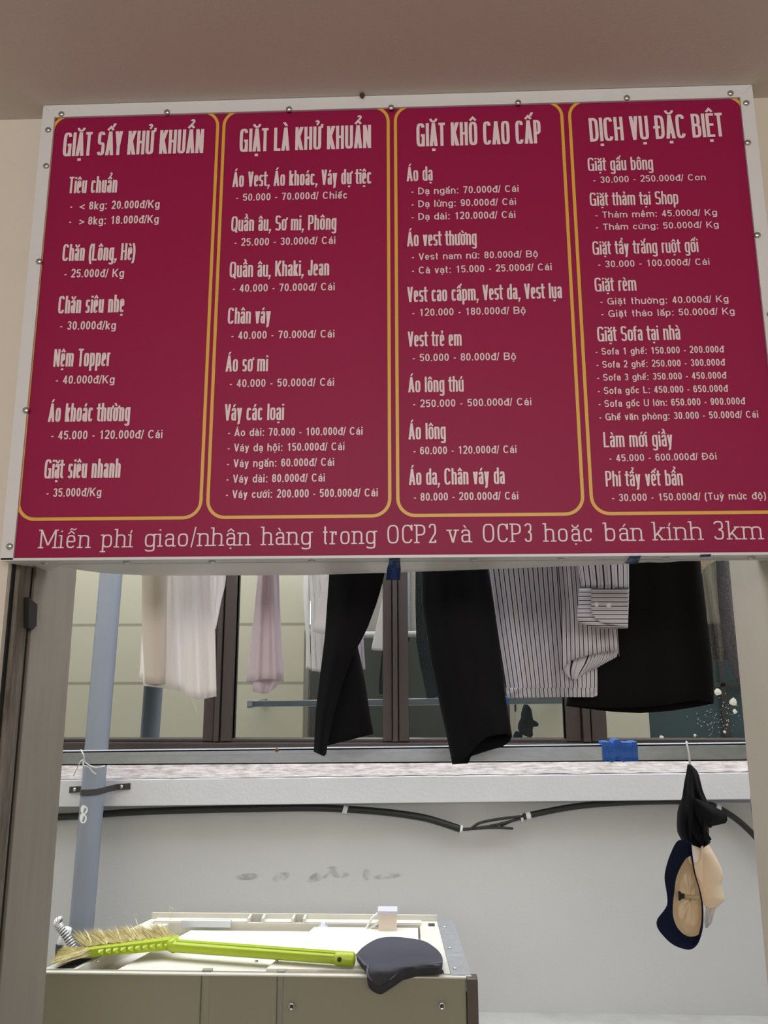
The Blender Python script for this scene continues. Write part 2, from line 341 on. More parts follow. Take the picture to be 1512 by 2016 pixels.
for q in range(90):
    P = un(1370+random.gauss(50, 26), 1410+random.gauss(0, 22), YG-0.0055); k = random.uniform(.001, .003)
    if P.x > 1.85: continue
    w.add([(P.x-k, P.y, P.z), (P.x, P.y, P.z-k), (P.x+k, P.y, P.z), (P.x, P.y, P.z+k)], [(0, 1, 2, 3)])
w.build('splash_marks', mat('dried_splash', srgb(196, 192, 180), .7), win)

# ================================================================== PRICE SIGN
YF = 1.60
Pm = lambda x, y: un(x, y, YF)
SX0, SX1 = -0.8830, 0.8082; SZ1 = 1.6+1.3287; SZ0 = 1.6+0.2185
IX0, IX1, IZ1 = -0.8545, 0.7795, 1.6+1.2975
sign = thing('price_board', 'large magenta laundry price board with four gold-bordered columns above the opening', 'sign', (0, YF+.03, SZ0))
box('banner', SX0+.003, SX1-.003, YF, YF+0.002, SZ0+.004, SZ1-.003, M_banner, sign)
M_back = mat('white_banner_back', srgb(226, 220, 208), 0.6, trans=0.6)
box('banner_backing', SX0+.004, SX1-.004, YF+.0022, YF+0.0028, SZ0+.005, SZ1-.004, M_back, sign)
yt = YF-0.006
def plate(name, quad, y0, y1, m):
    return MB().hexa([(x, y1, z) for x, z in quad], [(x, y0, z) for x, z in quad]).build(name, m, sign, False, 0.0012)
w = MB(); q = [(SX0, SZ1), (IX0, IZ1), (IX1, IZ1), (SX1, SZ1)]
w.hexa([(x, YF-.0005, z) for x, z in q], [(x, yt, z) for x, z in q]); w.box(SX0, SX1, yt, YF+.036, SZ1, SZ1+.0015); w.build('frame_trim', M_trim, sign)
w = MB(); q = [(SX0, SZ1-.0008), (SX0, SZ0), (IX0-.002, SZ0), (IX0, IZ1)]
w.hexa([(x, YF-.0005, z) for x, z in q], [(x, yt, z) for x, z in q]); w.box(SX0-.0015, SX0, yt, YF+.036, SZ0, SZ1); w.build('frame_trim', M_trim, sign)
w = MB(); q = [(SX1, SZ1-.0008), (IX1, IZ1), (IX1+.001, SZ0), (SX1, SZ0)]
w.hexa([(x, YF-.0005, z) for x, z in q], [(x, yt, z) for x, z in q]); w.box(SX1, SX1+.0015, yt, YF+.036, SZ0, SZ1); w.build('frame_trim', M_trim, sign)
w = MB(); w.box(SX0, SX1, yt, YF+.085, SZ0-.002, SZ0); w.box(SX0, SX1, yt, YF-.0005, SZ0, SZ0+.0035); w.build('frame_trim', M_trim, sign)
# steel tubes behind the banner
def tube_box(a, b, c, d): return MB().box(a, b, YF+.003, YF+.036, c, d).build('frame_tube', M_galv, sign)
tube_box(SX0+.003, SX1-.003, SZ1-.05, SZ1-.004); tube_box(SX0+.003, SX1-.003, SZ0+.003, SZ0+.052)
tube_box(SX0+.003, SX0+.053, SZ0+.052, SZ1-.05); tube_box(SX1-.053, SX1-.003, SZ0+.052, SZ1-.05)
xm = Pm(770, 900).x; tube_box(xm-.022, xm+.022, SZ0+.052, SZ1-.05)
# vinyl wrapped under the lower edge
cur = [(8, 1108), (70, 1109), (100, 1113), (150, 1122), (210, 1130), (300, 1134), (600, 1133), (770, 1128), (1000, 1120), (1200, 1112), (1400, 1101), (1512, 1094), (1600, 1090)]
vs = []; fs = []; n = 80
for i in range(n+1):
    px = lerp(8, 1575, i/n); P = un(px, interp(cur, px), 1.80); X = P.x; sag = P.z
    X0 = max(SX0+.004, min(SX1-.004, X*1.62/1.80))
    for (y, z) in ((1.655, SZ0-.0025), (1.70, lerp(SZ0-.0025, sag, .35)-.002), (1.75, lerp(SZ0, sag, .75)-.004+.0015*math.sin(i*1.3)), (1.785, sag-.001), (1.80, sag+.001), (1.812, sag+.015), (1.814, sag+.05), (1.66, SZ0+.045)):
        vs.append((lerp(X0, min(SX1-.004, max(SX0+.004, X)), (y-1.62)/.18), y, z))
for i in range(n):
    for k in range(7): a = i*8+k; fs.append((a, a+1, a+9, a+8))
MB().add(vs, fs).build('vinyl_wrap', M_vinyl, sign, True)
w = MB()                                            # loose flap at the left end
pts = [un(55, 1106, 1.66), un(120, 1108, 1.66), un(110, 1122, 1.73), un(92, 1124, 1.74), un(62, 1112, 1.70)]
w.add(pts+[p+Vector((0, .004, .004)) for p in pts], [(0, 1, 2, 3, 4), (9, 8, 7, 6, 5)]+[(i, (i+1) % 5, (i+1) % 5+5, i+5) for i in range(5)]); w.build('vinyl_flap', M_vinyl, sign)
# screws
scr = []
for (px, py) in ((121, 225), (329, 221), (569, 215), (770, 212), (1020, 202), (1234, 193), (1438, 184), (95, 256), (91, 327), (77, 515), (51, 808), (19, 1076), (1469, 203), (1472, 281), (1491, 463)):
    scr.append((un(px, py, yt), Vector((0, -1, 0))))
for P in ((1.6, -.35), (1.6, .1)): pass
for z in (2.35, 1.9): scr.append((Vector((SX1-.014, yt, z)), Vector((0, -1, 0))))
for px in (78, 244, 417, 612, 935, 1109, 1326, 1497):
    P = unz(px, 1104 if px < 500 else 1101 if px < 800 else 1096 if px < 1200 else 1091, SZ0-.002); P.y = 1.625; scr.append((Vector((P.x, 1.625, SZ0-.002)), Vector((0, 0, -1))))
for P, ax in scr:
    s = MB().lathe(P, ax, ((0, .0075), (.0015, .0075), (.0035, .0055), (.0045, .0028)), 14).build('screw', M_screw, sign, True)
    a = ax.orthogonal().normalized(); b = ax.cross(a); w = MB()
    for d in (a, b):
        e = ax.cross(d); c = P+ax*.0044
        w.add([c-d*.003-e*.0007, c+d*.003-e*.0007, c+d*.003+e*.0007, c-d*.003+e*.0007], [(0, 1, 2, 3)])
    w.build('screw_slot', M_slot, s)
# gold borders
def ring_border(xa, xb, za, zb, r, t=.0072):
    pts = []
    for (cx, cz, a0) in ((xb-r, zb-r, 0), (xa+r, zb-r, 90), (xa+r, za+r, 180), (xb-r, za+r, 270)):
        for k in range(9): a = math.radians(a0+90*k/8); pts.append((cx, cz, math.cos(a), math.sin(a)))
    n = len(pts); vs = []
    for (cx, cz, c, s) in pts: vs += [(cx+(r-t/2)*c, YF-.0008, cz+(r-t/2)*s), (cx+(r+t/2)*c, YF-.0008, cz+(r+t/2)*s)]
    return MB().add(vs, [(2*i, 2*i+1, 2*((i+1) % n)+1, 2*((i+1) % n)) for i in range(n)]).build('gold_border', M_gold, sign)
av = lambda *p: sum(Pm(*q).x for q in p)/len(p)
zt_ = 1.6+1.303; zb_ = (Pm(200, 1023).z+Pm(600, 1018).z+Pm(960, 1013).z+Pm(1350, 1008).z)/4
borders = ((-.8578, av((427, 270), (397, 980))), (av((440, 246), (411, 985)), av((764.5, 241), (767, 985))), (av((779, 233), (782.5, 980)), av((1107, 233), (1146, 980))), (av((1122.6, 221), (1162, 975)), .7855))
for a, b in borders: ring_border(a, b, zb_, zt_, .038)

# ---- lettering: every glyph is drawn with pen strokes
ADV = dict(zip('ABCDEGHIJKLMNOPQSTUVY', (722, 722, 722, 722, 640, 760, 722, 300, 556, 722, 611, 860, 722, 760, 667, 760, 667, 611, 722, 667, 667)))
ADV.update(zip('abcdefghiklmnopqrstuvy', (556, 611, 556, 611, 556, 390, 611, 600, 278, 566, 278, 889, 600, 611, 611, 611, 420, 540, 400, 600, 556, 556)))
ADV.update({c: 556 for c in '0123456789'}); ADV.update({'.': 278, ',': 278, '-': 333, ':': 320, '/': 300, '<': 584, '>': 584, '(': 333, ')': 333, ' ': 380, 'đ': 611, 'Đ': 740})
def ell(cx, cy, rx, ry, a0, a1, n, k=None):
    k = k or max(4, int(abs(a1-a0)/14)); o = []
    for i in range(k+1):
        a = math.radians(lerp(a0, a1, i/k)); c, s = math.cos(a), math.sin(a)
        o.append((cx+rx*math.copysign(abs(c)**(2/n), c), cy+ry*math.copysign(abs(s)**(2/n), s)))
    return o
def pen(pts, sw, sh, closed=False):
    q = [(x/sw, y/sh) for x, y in pts]; o = [q[0]]
    for p in q[1:]:
        if abs(p[0]-o[-1][0])+abs(p[1]-o[-1][1]) > 1e-4: o.append(p)
    if closed and abs(o[0][0]-o[-1][0])+abs(o[0][1]-o[-1][1]) < 1e-4: o.pop()
    n = len(o); vs = []
    for i in range(n):
        def nd(a, b): dx, dy = b[0]-a[0], b[1]-a[1]; l = math.hypot(dx, dy) or 1; return (-dy/l, dx/l)
        ns = []
        if closed or i > 0: ns.append(nd(o[i-1], o[i]))
        if closed or i < n-1: ns.append(nd(o[i], o[(i+1) % n]))
        mx = sum(a for a, b in ns); my = sum(b for a, b in ns); l = math.hypot(mx, my) or 1; mx /= l; my /= l
        d = max(.5, mx*ns[0][0]+my*ns[0][1]); k = .5/d
        vs += [((o[i][0]+mx*k)*sw, (o[i][1]+my*k)*sh), ((o[i][0]-mx*k)*sw, (o[i][1]-my*k)*sh)]
    m = n if closed else n-1
    return vs, [(2*i, 2*i+1, 2*((i+1) % n)+1, 2*((i+1) % n)) for i in range(m)]
def glyph(ch, W, sw, sh, n, XH, slab):
    """strokes of one letter in cap-height units: list of (verts, faces)"""
    S = []; L, R = sw/2, W-sw/2; C = W/2; B, T, X = sh/2, 1-sh/2, XH-sh/2; D = -.25+sh/2
    def st(p, closed=False): S.append(pen(p, sw, sh, closed))
    def v(x, a, b): st([(x, a), (x, b)])
    def h(y, a, b): st([(a, y), (b, y)])
    def d(xa, ya, xb, yb, k=1.08):
        hw = sw*k/2; S.append(([(xa-hw, ya), (xa+hw, ya), (xb+hw, yb), (xb-hw, yb)], [(0, 1, 2, 3)]))
    def dot(x, y, k=1.0): S.append(([(x-sw*k/2, y), (x+sw*k/2, y), (x+sw*k/2, y+sh*k), (x-sw*k/2, y+sh*k)], [(0, 1, 2, 3)]))
    def ring(xa, xb, ya, yb): st(ell((xa+xb)/2, (ya+yb)/2, (xb-xa)/2, (yb-ya)/2, 0, 360, n, 28), True)
    def bowl(xa, xb, ya, yb):
        rx = min((xb-xa)*.85, (yb-ya)*.6); st([(xa, yb)]+ell(xb-rx, (ya+yb)/2, rx, (yb-ya)/2, 90, -90, n)+[(xa, ya)])
    def serif(x, y, l=1, r=1):
        if slab: k = .105; S.append(([(x-sw/2-k*l, y), (x+sw/2+k*r, y), (x+sw/2+k*r, y+sh*.85), (x-sw/2-k*l, y+sh*.85)], [(0, 1, 2, 3)]))
    top = 1-sh*.85; xt = XH-sh*.85
    c = {'đ': 'd', 'Đ': 'D'}.get(ch, ch)
    if c == 'A': d(L, 0, C, 1); d(R, 0, C, 1); h(.27, lerp(L, C, .28), lerp(R, C, .28))
    elif c == 'B': v(L, 0, 1); bowl(L, R-.02, .52, T); bowl(L, R, B, .52)
    elif c == 'C':
        st(ell(C, .5, C-L, .5-B, 28 if n > 2.6 else 42, 332 if n > 2.6 else 318, n))
        if slab: v(R, .68, 1)
    elif c == 'D': v(L, 0, 1); bowl(L, R, B, T)
    elif c == 'E': v(L, 0, 1); h(T, L, W); h(.52, L, W-sw*.2); h(B, L, W)
    elif c == 'G': st(ell(C, .5, C-L, .5-B, 28 if n > 2.6 else 42, 345, n)); st([(C+.01, .48), (R, .48), (R, 0)])
    elif c == 'H': v(L, 0, 1); v(R, 0, 1); h(.52, L, R)
    elif c == 'I': v(C, 0, 1)
    elif c == 'J': r = C-L; st([(R, 1), (R, .3)]+ell(C, .3, r, .3-B, 0, -180, n)+[(L, .36)])
    elif c == 'K': v(L, 0, 1); d(L, .36, R, 1, 1.2); d(lerp(L, R, .3), .6, R, 0, 1.2)
    elif c == 'L': v(L, 0, 1); h(B, L, W)
    elif c == 'M':
        v(L, 0, 1); v(R, 0, 1); d(L, 1, C, .08 if not slab else .15); d(R, 1, C, .08 if not slab else .15)
        for x in (L, R): serif(x, 0)
        serif(L, top, 1, 0); serif(R, top, 0, 1)
    elif c == 'N': v(L, 0, 1); v(R, 0, 1); d(L, 1, R, 0)
    elif c == 'O': ring(L, R, B, T)
    elif c == 'P': v(L, 0, 1); bowl(L, R, .44, T); serif(L, 0, 1, 1); serif(L, top, 1, 0)
    elif c == 'Q': ring(L, R, B, T); d(C+.05, .22, R+.01, -.08)
    elif c == 'S' or c == 's':
        t = T if c == 'S' else X; m = (t+B)/2
        st(ell(C, (t+m)/2, C-L, (t-m)/2, 18, 268, n)+ell(C, (m+B)/2, C-L, (m-B)/2, 88, -162, n))
    elif c == 'T': h(T, 0, W); v(C, 0, 1)
    elif c == 'U': st([(L, 1), (L, .32)]+ell(C, .32, C-L, .32-B, 180, 360, n)+[(R, 1)])
    elif c == 'V': d(L, 1, C, 0); d(R, 1, C, 0)
    elif c == 'Y': d(L, 1, C, .38); d(R, 1, C, .38); v(C, 0, .44)
    elif c == 'a':
        v(R, 0, X-.16); st([(R, X-.2)]+ell(C, X-.2, C-L, .2, 0, 172, n))
        y = X*.60; st([(R, y)]+[(C, y)]+ell(C, (y+B)/2, C-L, (y-B)/2, 90, 270, n)+[(R, B+.05)])
        serif(R, 0, 0, 1)
    elif c == 'b': v(L, 0, 1); ring(L, R, B, X); serif(L, top, 1, 0)
    elif c == 'c':
        st(ell(C, XH/2, C-L, XH/2-B, 30, 330, n))
        if slab: v(R, XH*.68, XH)
    elif c == 'd': v(R, 0, 1); ring(L, R, B, X)
    elif c == 'e': h(XH*.5, L, R); st(ell(C, XH/2, C-L, XH/2-B, 0, 322, n))
    elif c == 'f': q = max((R-C)+.03, sw*1.15); st([(C-.03, 0), (C-.03, .78)]+ell(C-.03+q, .78, q, T-.78, 180, 90, n)); h(X, C-.03-sw/2-.05, C-.03+sw/2+.06)
    elif c in 'gq':
        ring(L, R, B, X)
        if c == 'q': v(R, D, XH)
        else: st([(R, XH), (R, D+.12)]+ell(C, D+.12, C-L, .12, 0, -165, n))
        serif(R, xt, 0, 1)
    elif c == 'h': v(L, 0, 1); r = C-L; st([(L, X-.22)]+ell(C, X-.22, r, .22, 180, 0, n)+[(R, 0)]); serif(L, 0); serif(R, 0); serif(L, top, 1, 0)
    elif c == 'i':
        v(C, 0, XH); serif(C, 0); serif(C, xt, 1, 0)
        if not getattr(glyph, 'nodot', False): dot(C, .86 if XH < .73 else .87, 1.05)
    elif c == 'k': v(L, 0, 1); d(L, XH*.30, R, XH, 1.2); d(lerp(L, R, .3), XH*.55, R, 0, 1.2); serif(L, 0); serif(L, top, 1, 0); serif(R, 0); serif(R-.02, xt)
    elif c == 'l': v(C, 0, 1)
    elif c == 'm':
        v(L, 0, XH)
        for a, b in ((L, C), (C, R)): m = (a+b)/2; st([(a, X-.22)]+ell(m, X-.22, (b-a)/2, .22, 180, 0, n)+[(b, 0)])
        for x in (L, C, R): serif(x, 0)
        serif(L, xt, 1, 0)
    elif c == 'n': v(L, 0, XH); st([(L, X-.22)]+ell(C, X-.22, C-L, .22, 180, 0, n)+[(R, 0)]); serif(L, 0); serif(R, 0); serif(L, xt, 1, 0)
    elif c == 'o': ring(L, R, B, X)
    elif c == 'p': v(L, D-sh/2, XH); ring(L, R, B, X); serif(L, -.25); serif(L, xt, 1, 0)
    elif c == 'r': v(L, 0, XH); st([(L, X-.24)]+ell(R, X-.24, R-L, .24, 180, 88, n)+[(W, X)]); serif(L, 0); serif(L, xt, 1, 0); (v(R, XH*.72, XH) if slab else None)
    elif c == 't': x = W*.42; q = x+sw/2+.075; st([(x, .97), (x, .16)]+ell(q, .16, q-x, .16-B, 180, 268, n)); h(X, x-sw/2-.065, q+.01)
    elif c == 'u': st([(L, XH), (L, .24)]+ell(C, .24, C-L, .24-B, 180, 360, n)+[(R, .24)]); v(R, 0, XH)
    elif c == 'v': d(L, XH, C, 0); d(R, XH, C, 0); serif(L, xt); serif(R, xt)
    elif c == 'y': d(L, XH, C, 0); d(R, XH, lerp(C, L, .38), -.2); h(D+.01, L-.02, lerp(C, L, .38)+.02)
    elif c == '0': ring(L, R, B, T)
    elif c == '1': v(C+.05, 0, 1); d(C-.16, .74, C+.05, .98, .8)
    elif c == '2': st(ell(C, .7, C-L, .7-.4, 165, -28, n)+[(L+.02, B+.04)]); h(B, 0, W); (v(R, 0, .16) if slab else None)
    elif c == '3': st(ell(C, .76, C-L-.01, T-.76, 165, -90, n)); st(ell(C, .52-(.52-B)/2, C-L, (.52-B)/2, 90, -165, n))
    elif c == '4': v(W*.68, 0, 1); h(.27, 0, W); d(L*.8, .27, W*.68-.02, 1, .9)
    elif c == '5': h(T, L, W-.02); st([(L+.02, T), (L, .5)]); st([(L, .5)]+ell(C, .34, C-L, .34-B, 130, -155, n))
    elif c == '6': ring(L, R, B, .62); st([(L, .31)]+[(L, .6)]+ell(C, .6, C-L, T-.6, 180, 28, n))
    elif c == '7': h(T, 0, W); d(R-.02, T, C-.06, 0)
    elif c == '8': ring(L+.012, R-.012, .53, T); ring(L, R, B, .53)
    elif c == '9': ring(L, R, .38, T); st([(R, .69)]+[(R, .4)]+ell(C, .4, C-L, .4-B, 0, -152, n))
    elif c == '.': dot(C, 0, 1.1)
    elif c == ',': dot(C, 0, 1.1); d(C-.05, -.17, C+.02, .02, .6)
    elif c == ':': dot(C, 0, 1.1); dot(C, XH-sh*1.1, 1.1)
    elif c == '-': h(.36, 0, W)
    elif c == '/': q = max(W, .22); d(C-q/2, -.06, C+q/2, 1.04, .8)
    elif c == '<': st([(W, .62), (0, .36), (W, .10)])
    elif c == '>': st([(0, .62), (W, .36), (0, .10)])
    elif c == '(': st(ell(W+.05, .4, W, .64, 112, 248, 2))
    elif c == ')': st(ell(-.05, .4, W, .64, 68, -68, 2))
    if ch == 'đ': h(.86, C, W+.09)
    if ch == 'Đ': h(.5, -min(.09, W*.18), C+.02)
    return S
def accents(marks, base, W, sw, sh, XH):
    S = []; up = base.isupper(); y = (1.0 if up else XH)+.055; C = W/2; k = max(.085, min(.17, W*.36)); aw, ah = sw*.78, sh*.78
    if base in 'lhkbdt': y = 1.05
    hgt = .15 if not up else .13
    hat = any(m in '\u0302\u0306' for m in marks)
    for m in marks:
        if m == '\u0302': S.append(pen([(C-k, y), (C, y+hgt), (C+k, y)], aw, ah))
        elif m == '\u0306': S.append(pen(ell(C, y+hgt, k, hgt, 180, 360, 2), aw, ah))
        elif m == '\u0323': S.append(([(C-sw*.55, -.10-sh), (C+sw*.55, -.10-sh), (C+sw*.55, -.10), (C-sw*.55, -.10)], [(0, 1, 2, 3)]))
        elif m == '\u031b':
            yy = 1.0 if up else XH; S.append(pen([(W-sw*.4, yy-.05), (W+.02, yy-.03), (W+.035, yy+.10)], aw, ah))
        else:
            a, b = (C, y) if not hat else ((C+k*.95, y+hgt*.85) if m == '\u0301' else (C+k*.5, y+hgt*1.2) if m != '\u0300' else (C+k*.2, y+hgt*1.1))
            if m == '\u0301': S.append(([(a-aw*.7, b), (a+aw*.3, b), (a+k*.75+aw*.3, b+.17), (a+k*.75-aw*.9, b+.17)], [(0, 1, 2, 3)]))
            elif m == '\u0300': S.append(([(a-aw*.1, b), (a+aw*.9, b), (a-k*.5+aw*.6, b+.17), (a-k*.5-aw*.7, b+.17)], [(0, 1, 2, 3)]))
            elif m == '\u0309': S.append(pen(ell(a, b+.13, k*.45, .06, 170, -80, 2)+[(a, b)], aw*.8, ah*.8))
            elif m == '\u0303': S.append(pen([(a-k, b+.03), (a-k*.5, b+.11), (a+k*.4, b+.04), (a+k, b+.12)], aw*.9, ah*.9))
    return S
def lettering(name, text, PL, PR, cap, sw, sh, n, XH, gap=.13, slab=False, m=None):
    dec = []
    for ch in text:
        if ch in 'đĐ': dec.append((ch, '')); continue
        q = unicodedata.normalize('NFD', ch); dec.append((q[0], q[1:]))
    w = (PR-PL).length/cap; tot = sum(ADV[b]/720 for b, _ in dec)-gap; k = w/tot
    ex = (PR-PL).normalized(); ez = Vector((-ex.z, 0, ex.x)); vs = []; fs = []; x = 0; ns = 0
    for b, mk in dec:
        W = (ADV[b]/720-gap)*k
        if b in '.,:': s2 = min(sw, W)
        if b in 'il1I.:,' : W = max(W, sw)
        glyph.nodot = any(c in '\u0301\u0300\u0309\u0303' for c in mk)
        if b != ' ':
            for v, f in glyph(b, W, sw, sh, n, XH, slab)+accents(mk, b, W, sw, sh, XH):
                o = len(vs); ns += 1; vs += [PL+ex*((x+a)*cap)+ez*(c*cap)-Vector((0, 3e-5*(ns % 12), 0)) for a, c in v]
                for q in f:
                    q = [i+o for i in q]; A, B_, C_ = vs[q[0]], vs[q[1]], vs[q[2]]
                    if (B_.x-A.x)*(C_.z-A.z)-(B_.z-A.z)*(C_.x-A.x) < 0: q.reverse()
                    fs.append(tuple(q))
        x += ADV[b]/720*k
    me = bpy.data.meshes.new(name); me.from_pydata([(p.x, p.y-.0010, p.z) for p in vs], [], fs); me.update()
    return link(name, me, m or M_white, sign)
CROP = {1: (0, 160, 3.024), 2: (400, 180, 3.78), 3: (750, 170, 3.78), 4: (1112, 160, 3.78), 5: (0, 640, 3.6), 6: (390, 640, 3.78), 7: (760, 640, 3.78), 8: (1112, 640, 3.78)}
STY = {'H': ('column_heading', .118, .105, 4.2, .76, .12), 'S': ('item_heading', .118, .10, 3.8, .76, .12), 'P': ('price_line', .155, .135, 2.25, .72, .16)}
LINES = [
 ('H', 1, 'GIẶT SẤY KHỬ KHUẨN', 372, 449, 1210, 428, 141), ('S', 1, 'Tiêu chuẩn', 407, 669, 696, 664, 98),
 ('P', 1, '-  < 8kg: 20.000đ/Kg', 418, 768, 950, 755, 47), ('P', 1, '-  > 8kg: 18.000đ/Kg', 412, 858, 945, 844, 47),
 ('S', 1, 'Chăn (Lông, Hè)', 370, 1072, 803, 1065, 100), ('P', 1, '- 25.000đ/ Kg', 383, 1170, 738, 1166, 48),
 ('S', 1, 'Chăn siêu nhẹ', 345, 1384, 738, 1376, 104), ('P', 1, '- 30.000đ/kg', 358, 1481, 690, 1478, 50),
 ('S', 5, 'Nệm Topper', 378, 297, 778, 292, 125), ('P', 5, '- 40.000đ/Kg', 396, 418, 812, 414, 58),
 ('S', 5, 'Áo khoác thường', 341, 687, 920, 682, 130), ('P', 5, '- 45.000 - 120.000đ/ Cái', 363, 812, 1152, 803, 60),
 ('S', 5, 'Giặt siêu nhanh', 312, 1088, 852, 1082, 135), ('P', 5, '- 35.000đ/Kg', 330, 1219, 718, 1213, 60),
 ('H', 2, 'GIẶT LÀ KHỬ KHUẨN', 270, 453, 1250, 423, 172), ('S', 2, 'Áo Vest, Áo khoác, Váy dự tiệc', 218, 714, 1252, 688, 112),
 ('P', 2, '- 50.000 - 70.000đ/ Chiếc', 246, 818, 1073, 798, 53), ('S', 2, 'Quần âu, Sơ mi, Phông', 208, 1044, 991, 1030, 112),
 ('P', 2, '- 25.000 - 30.000đ/ Cái', 233, 1152, 985, 1136, 55), ('S', 2, 'Quần âu, Khaki, Jean', 196, 1386, 938, 1370, 116),
 ('P', 2, '- 40.000 - 70.000đ/ Cái', 221, 1495, 980, 1481, 56), ('S', 2, 'Chân váy', 182, 1731, 500, 1728, 120),
 ('P', 2, '- 40.000 - 70.000đ/ Cái', 210, 1846, 978, 1832, 57), ('S', 6, 'Áo sơ mi', 205, 348, 518, 345, 120),
 ('P', 6, '- 40.000 - 50.000đ/ Cái', 236, 464, 1013, 453, 58), ('S', 6, 'Váy các loại', 197, 712, 638, 707, 122),
 ('P', 6, '- Áo dài: 70.000 - 100.000đ/ Cái', 223, 829, 1225, 817, 58), ('P', 6, '- Váy dạ hội: 150.000đ/ Cái', 220, 943, 1090, 932, 58),
 ('P', 6, '- Váy ngắn: 60.000đ/ Cái', 216, 1060, 1013, 1048, 59), ('P', 6, '- Váy dài: 80.000đ/ Cái', 212, 1175, 944, 1165, 60),
 ('P', 6, '- Váy cưới: 200.000 - 500.000đ/ Cái', 207, 1290, 1338, 1276, 60),
 ('H', 3, 'GIẶT KHÔ CAO CẤP', 265, 451, 1193, 426, 173), ('S', 3, 'Áo dạ', 192, 709, 385, 703, 106),
 ('P', 3, '- Dạ ngắn: 70.000đ/ Cái', 227, 808, 1026, 787, 51), ('P', 3, '- Dạ lửng: 90.000đ/ Cái', 228, 903, 1006, 884, 51),
 ('P', 3, '- Dạ dài: 120.000đ/ Cái', 228, 998, 1002, 981, 52), ('S', 3, 'Áo vest thường', 195, 1193, 713, 1181, 110),
 ('P', 3, '- Vest nam nữ: 80.000đ/ Bộ', 231, 1295, 1168, 1272, 50), ('P', 3, '- Cà vạt: 15.000 - 25.000đ/ Cái', 231, 1397, 1272, 1370, 52),
 ('S', 3, 'Vest cao cấpm, Vest da, Vest lụa', 198, 1608, 1348, 1577, 114), ('P', 3, '- 120.000 - 180.000đ/ Bộ', 234, 1712, 1077, 1693, 53),
 ('S', 7, 'Vest trẻ em', 163, 162, 563, 155, 112), ('P', 7, '- 50.000 - 80.000đ/ Bộ', 199, 272, 967, 260, 55),
 ('S', 7, 'Áo lông thú', 166, 502, 578, 496, 115), ('P', 7, '- 250.000 - 500.000đ/ Cái', 202, 614, 1083, 597, 55),
 ('S', 7, 'Áo lông', 168, 853, 445, 848, 120), ('P', 7, '- 60.000 - 120.000đ/ Cái', 205, 964, 972, 953, 57),
 ('S', 7, 'Áo da, Chân váy da', 171, 1192, 884, 1182, 122), ('P', 7, '- 80.000 - 200.000đ/ Cái', 208, 1309, 985, 1298, 58),
 ('H', 4, 'DỊCH VỤ ĐẶC BIỆT', 188, 452, 1185, 413, 176), ('S', 4, 'Giặt gấu bông', 172, 670, 658, 660, 98),
 ('P', 4, '- 30.000 - 250.000đ/ Con', 213, 760, 1048, 738, 47), ('S', 4, 'Giặt thảm tại Shop', 187, 929, 846, 916, 98),
 ('P', 4, '- Thảm mềm: 45.000đ/ Kg', 228, 1020, 1132, 1000, 47), ('P', 4, '- Thảm cứng: 50.000đ/ Kg', 233, 1110, 1144, 1090, 47),
 ('S', 4, 'Giặt tẩy trắng ruột gối', 208, 1293, 996, 1273, 100), ('P', 4, '- 30.000 - 100.000đ/ Cái', 249, 1388, 1078, 1368, 49),
 ('S', 4, 'Giặt rèm', 224, 1567, 533, 1560, 103), ('P', 4, '- Giặt thường: 40.000đ/ Kg', 264, 1665, 1217, 1645, 50),
 ('P', 4, '- Giặt tháo lắp: 50.000đ/ Kg', 272, 1757, 1263, 1736, 50), ('S', 8, 'Giặt Sofa tại nhà', 244, 124, 860, 110, 110),
 ('P', 8, '- Sofa 1 ghế: 150.000 - 200.000đ', 230, 223, 1182, 205, 50), ('P', 8, '- Sofa 2 ghế: 250.000 - 300.000đ', 236, 320, 1190, 302, 50),
 ('P', 8, '- Sofa 3 ghế: 350.000 - 450.000đ', 242, 416, 1200, 399, 50), ('P', 8, '- Sofa gốc L: 450.000 - 650.000đ', 247, 515, 1212, 497, 51),
 ('P', 8, '- Sofa gốc U lớn: 650.000 - 900.000đ', 252, 612, 1340, 591, 52), ('P', 8, '- Ghế văn phòng: 30.000 - 50.000đ/ Cái', 258, 711, 1440, 690, 52),
 ('S', 8, 'Làm mới giầy', 290, 911, 803, 903, 113), ('P', 8, '- 45.000 - 600.000đ/ Đôi', 332, 1017, 1130, 1002, 52),
 ('S', 8, 'Phí tẩy vết bẩn', 305, 1202, 880, 1194, 116), ('P', 8, '- 30.000 - 150.000đ/ (Tuỳ mức độ)', 352, 1312, 1495, 1296, 54)]
for s, c, t, xa, ya, xb, yb, cp in LINES:
    ox, oy, k = CROP[c]; A = (ox+xa/k, oy+ya/k); Bq = (ox+xb/k, oy+yb/k); mx, my = (A[0]+Bq[0])/2, (A[1]+Bq[1])/2
    cap = (Pm(mx, my-cp/k)-Pm(mx, my)).length; nm, sw, sh, n, XH, gp = STY[s]
    lettering(nm, t, Pm(*A), Pm(*Bq), cap, sw, sh, n, XH, gp)
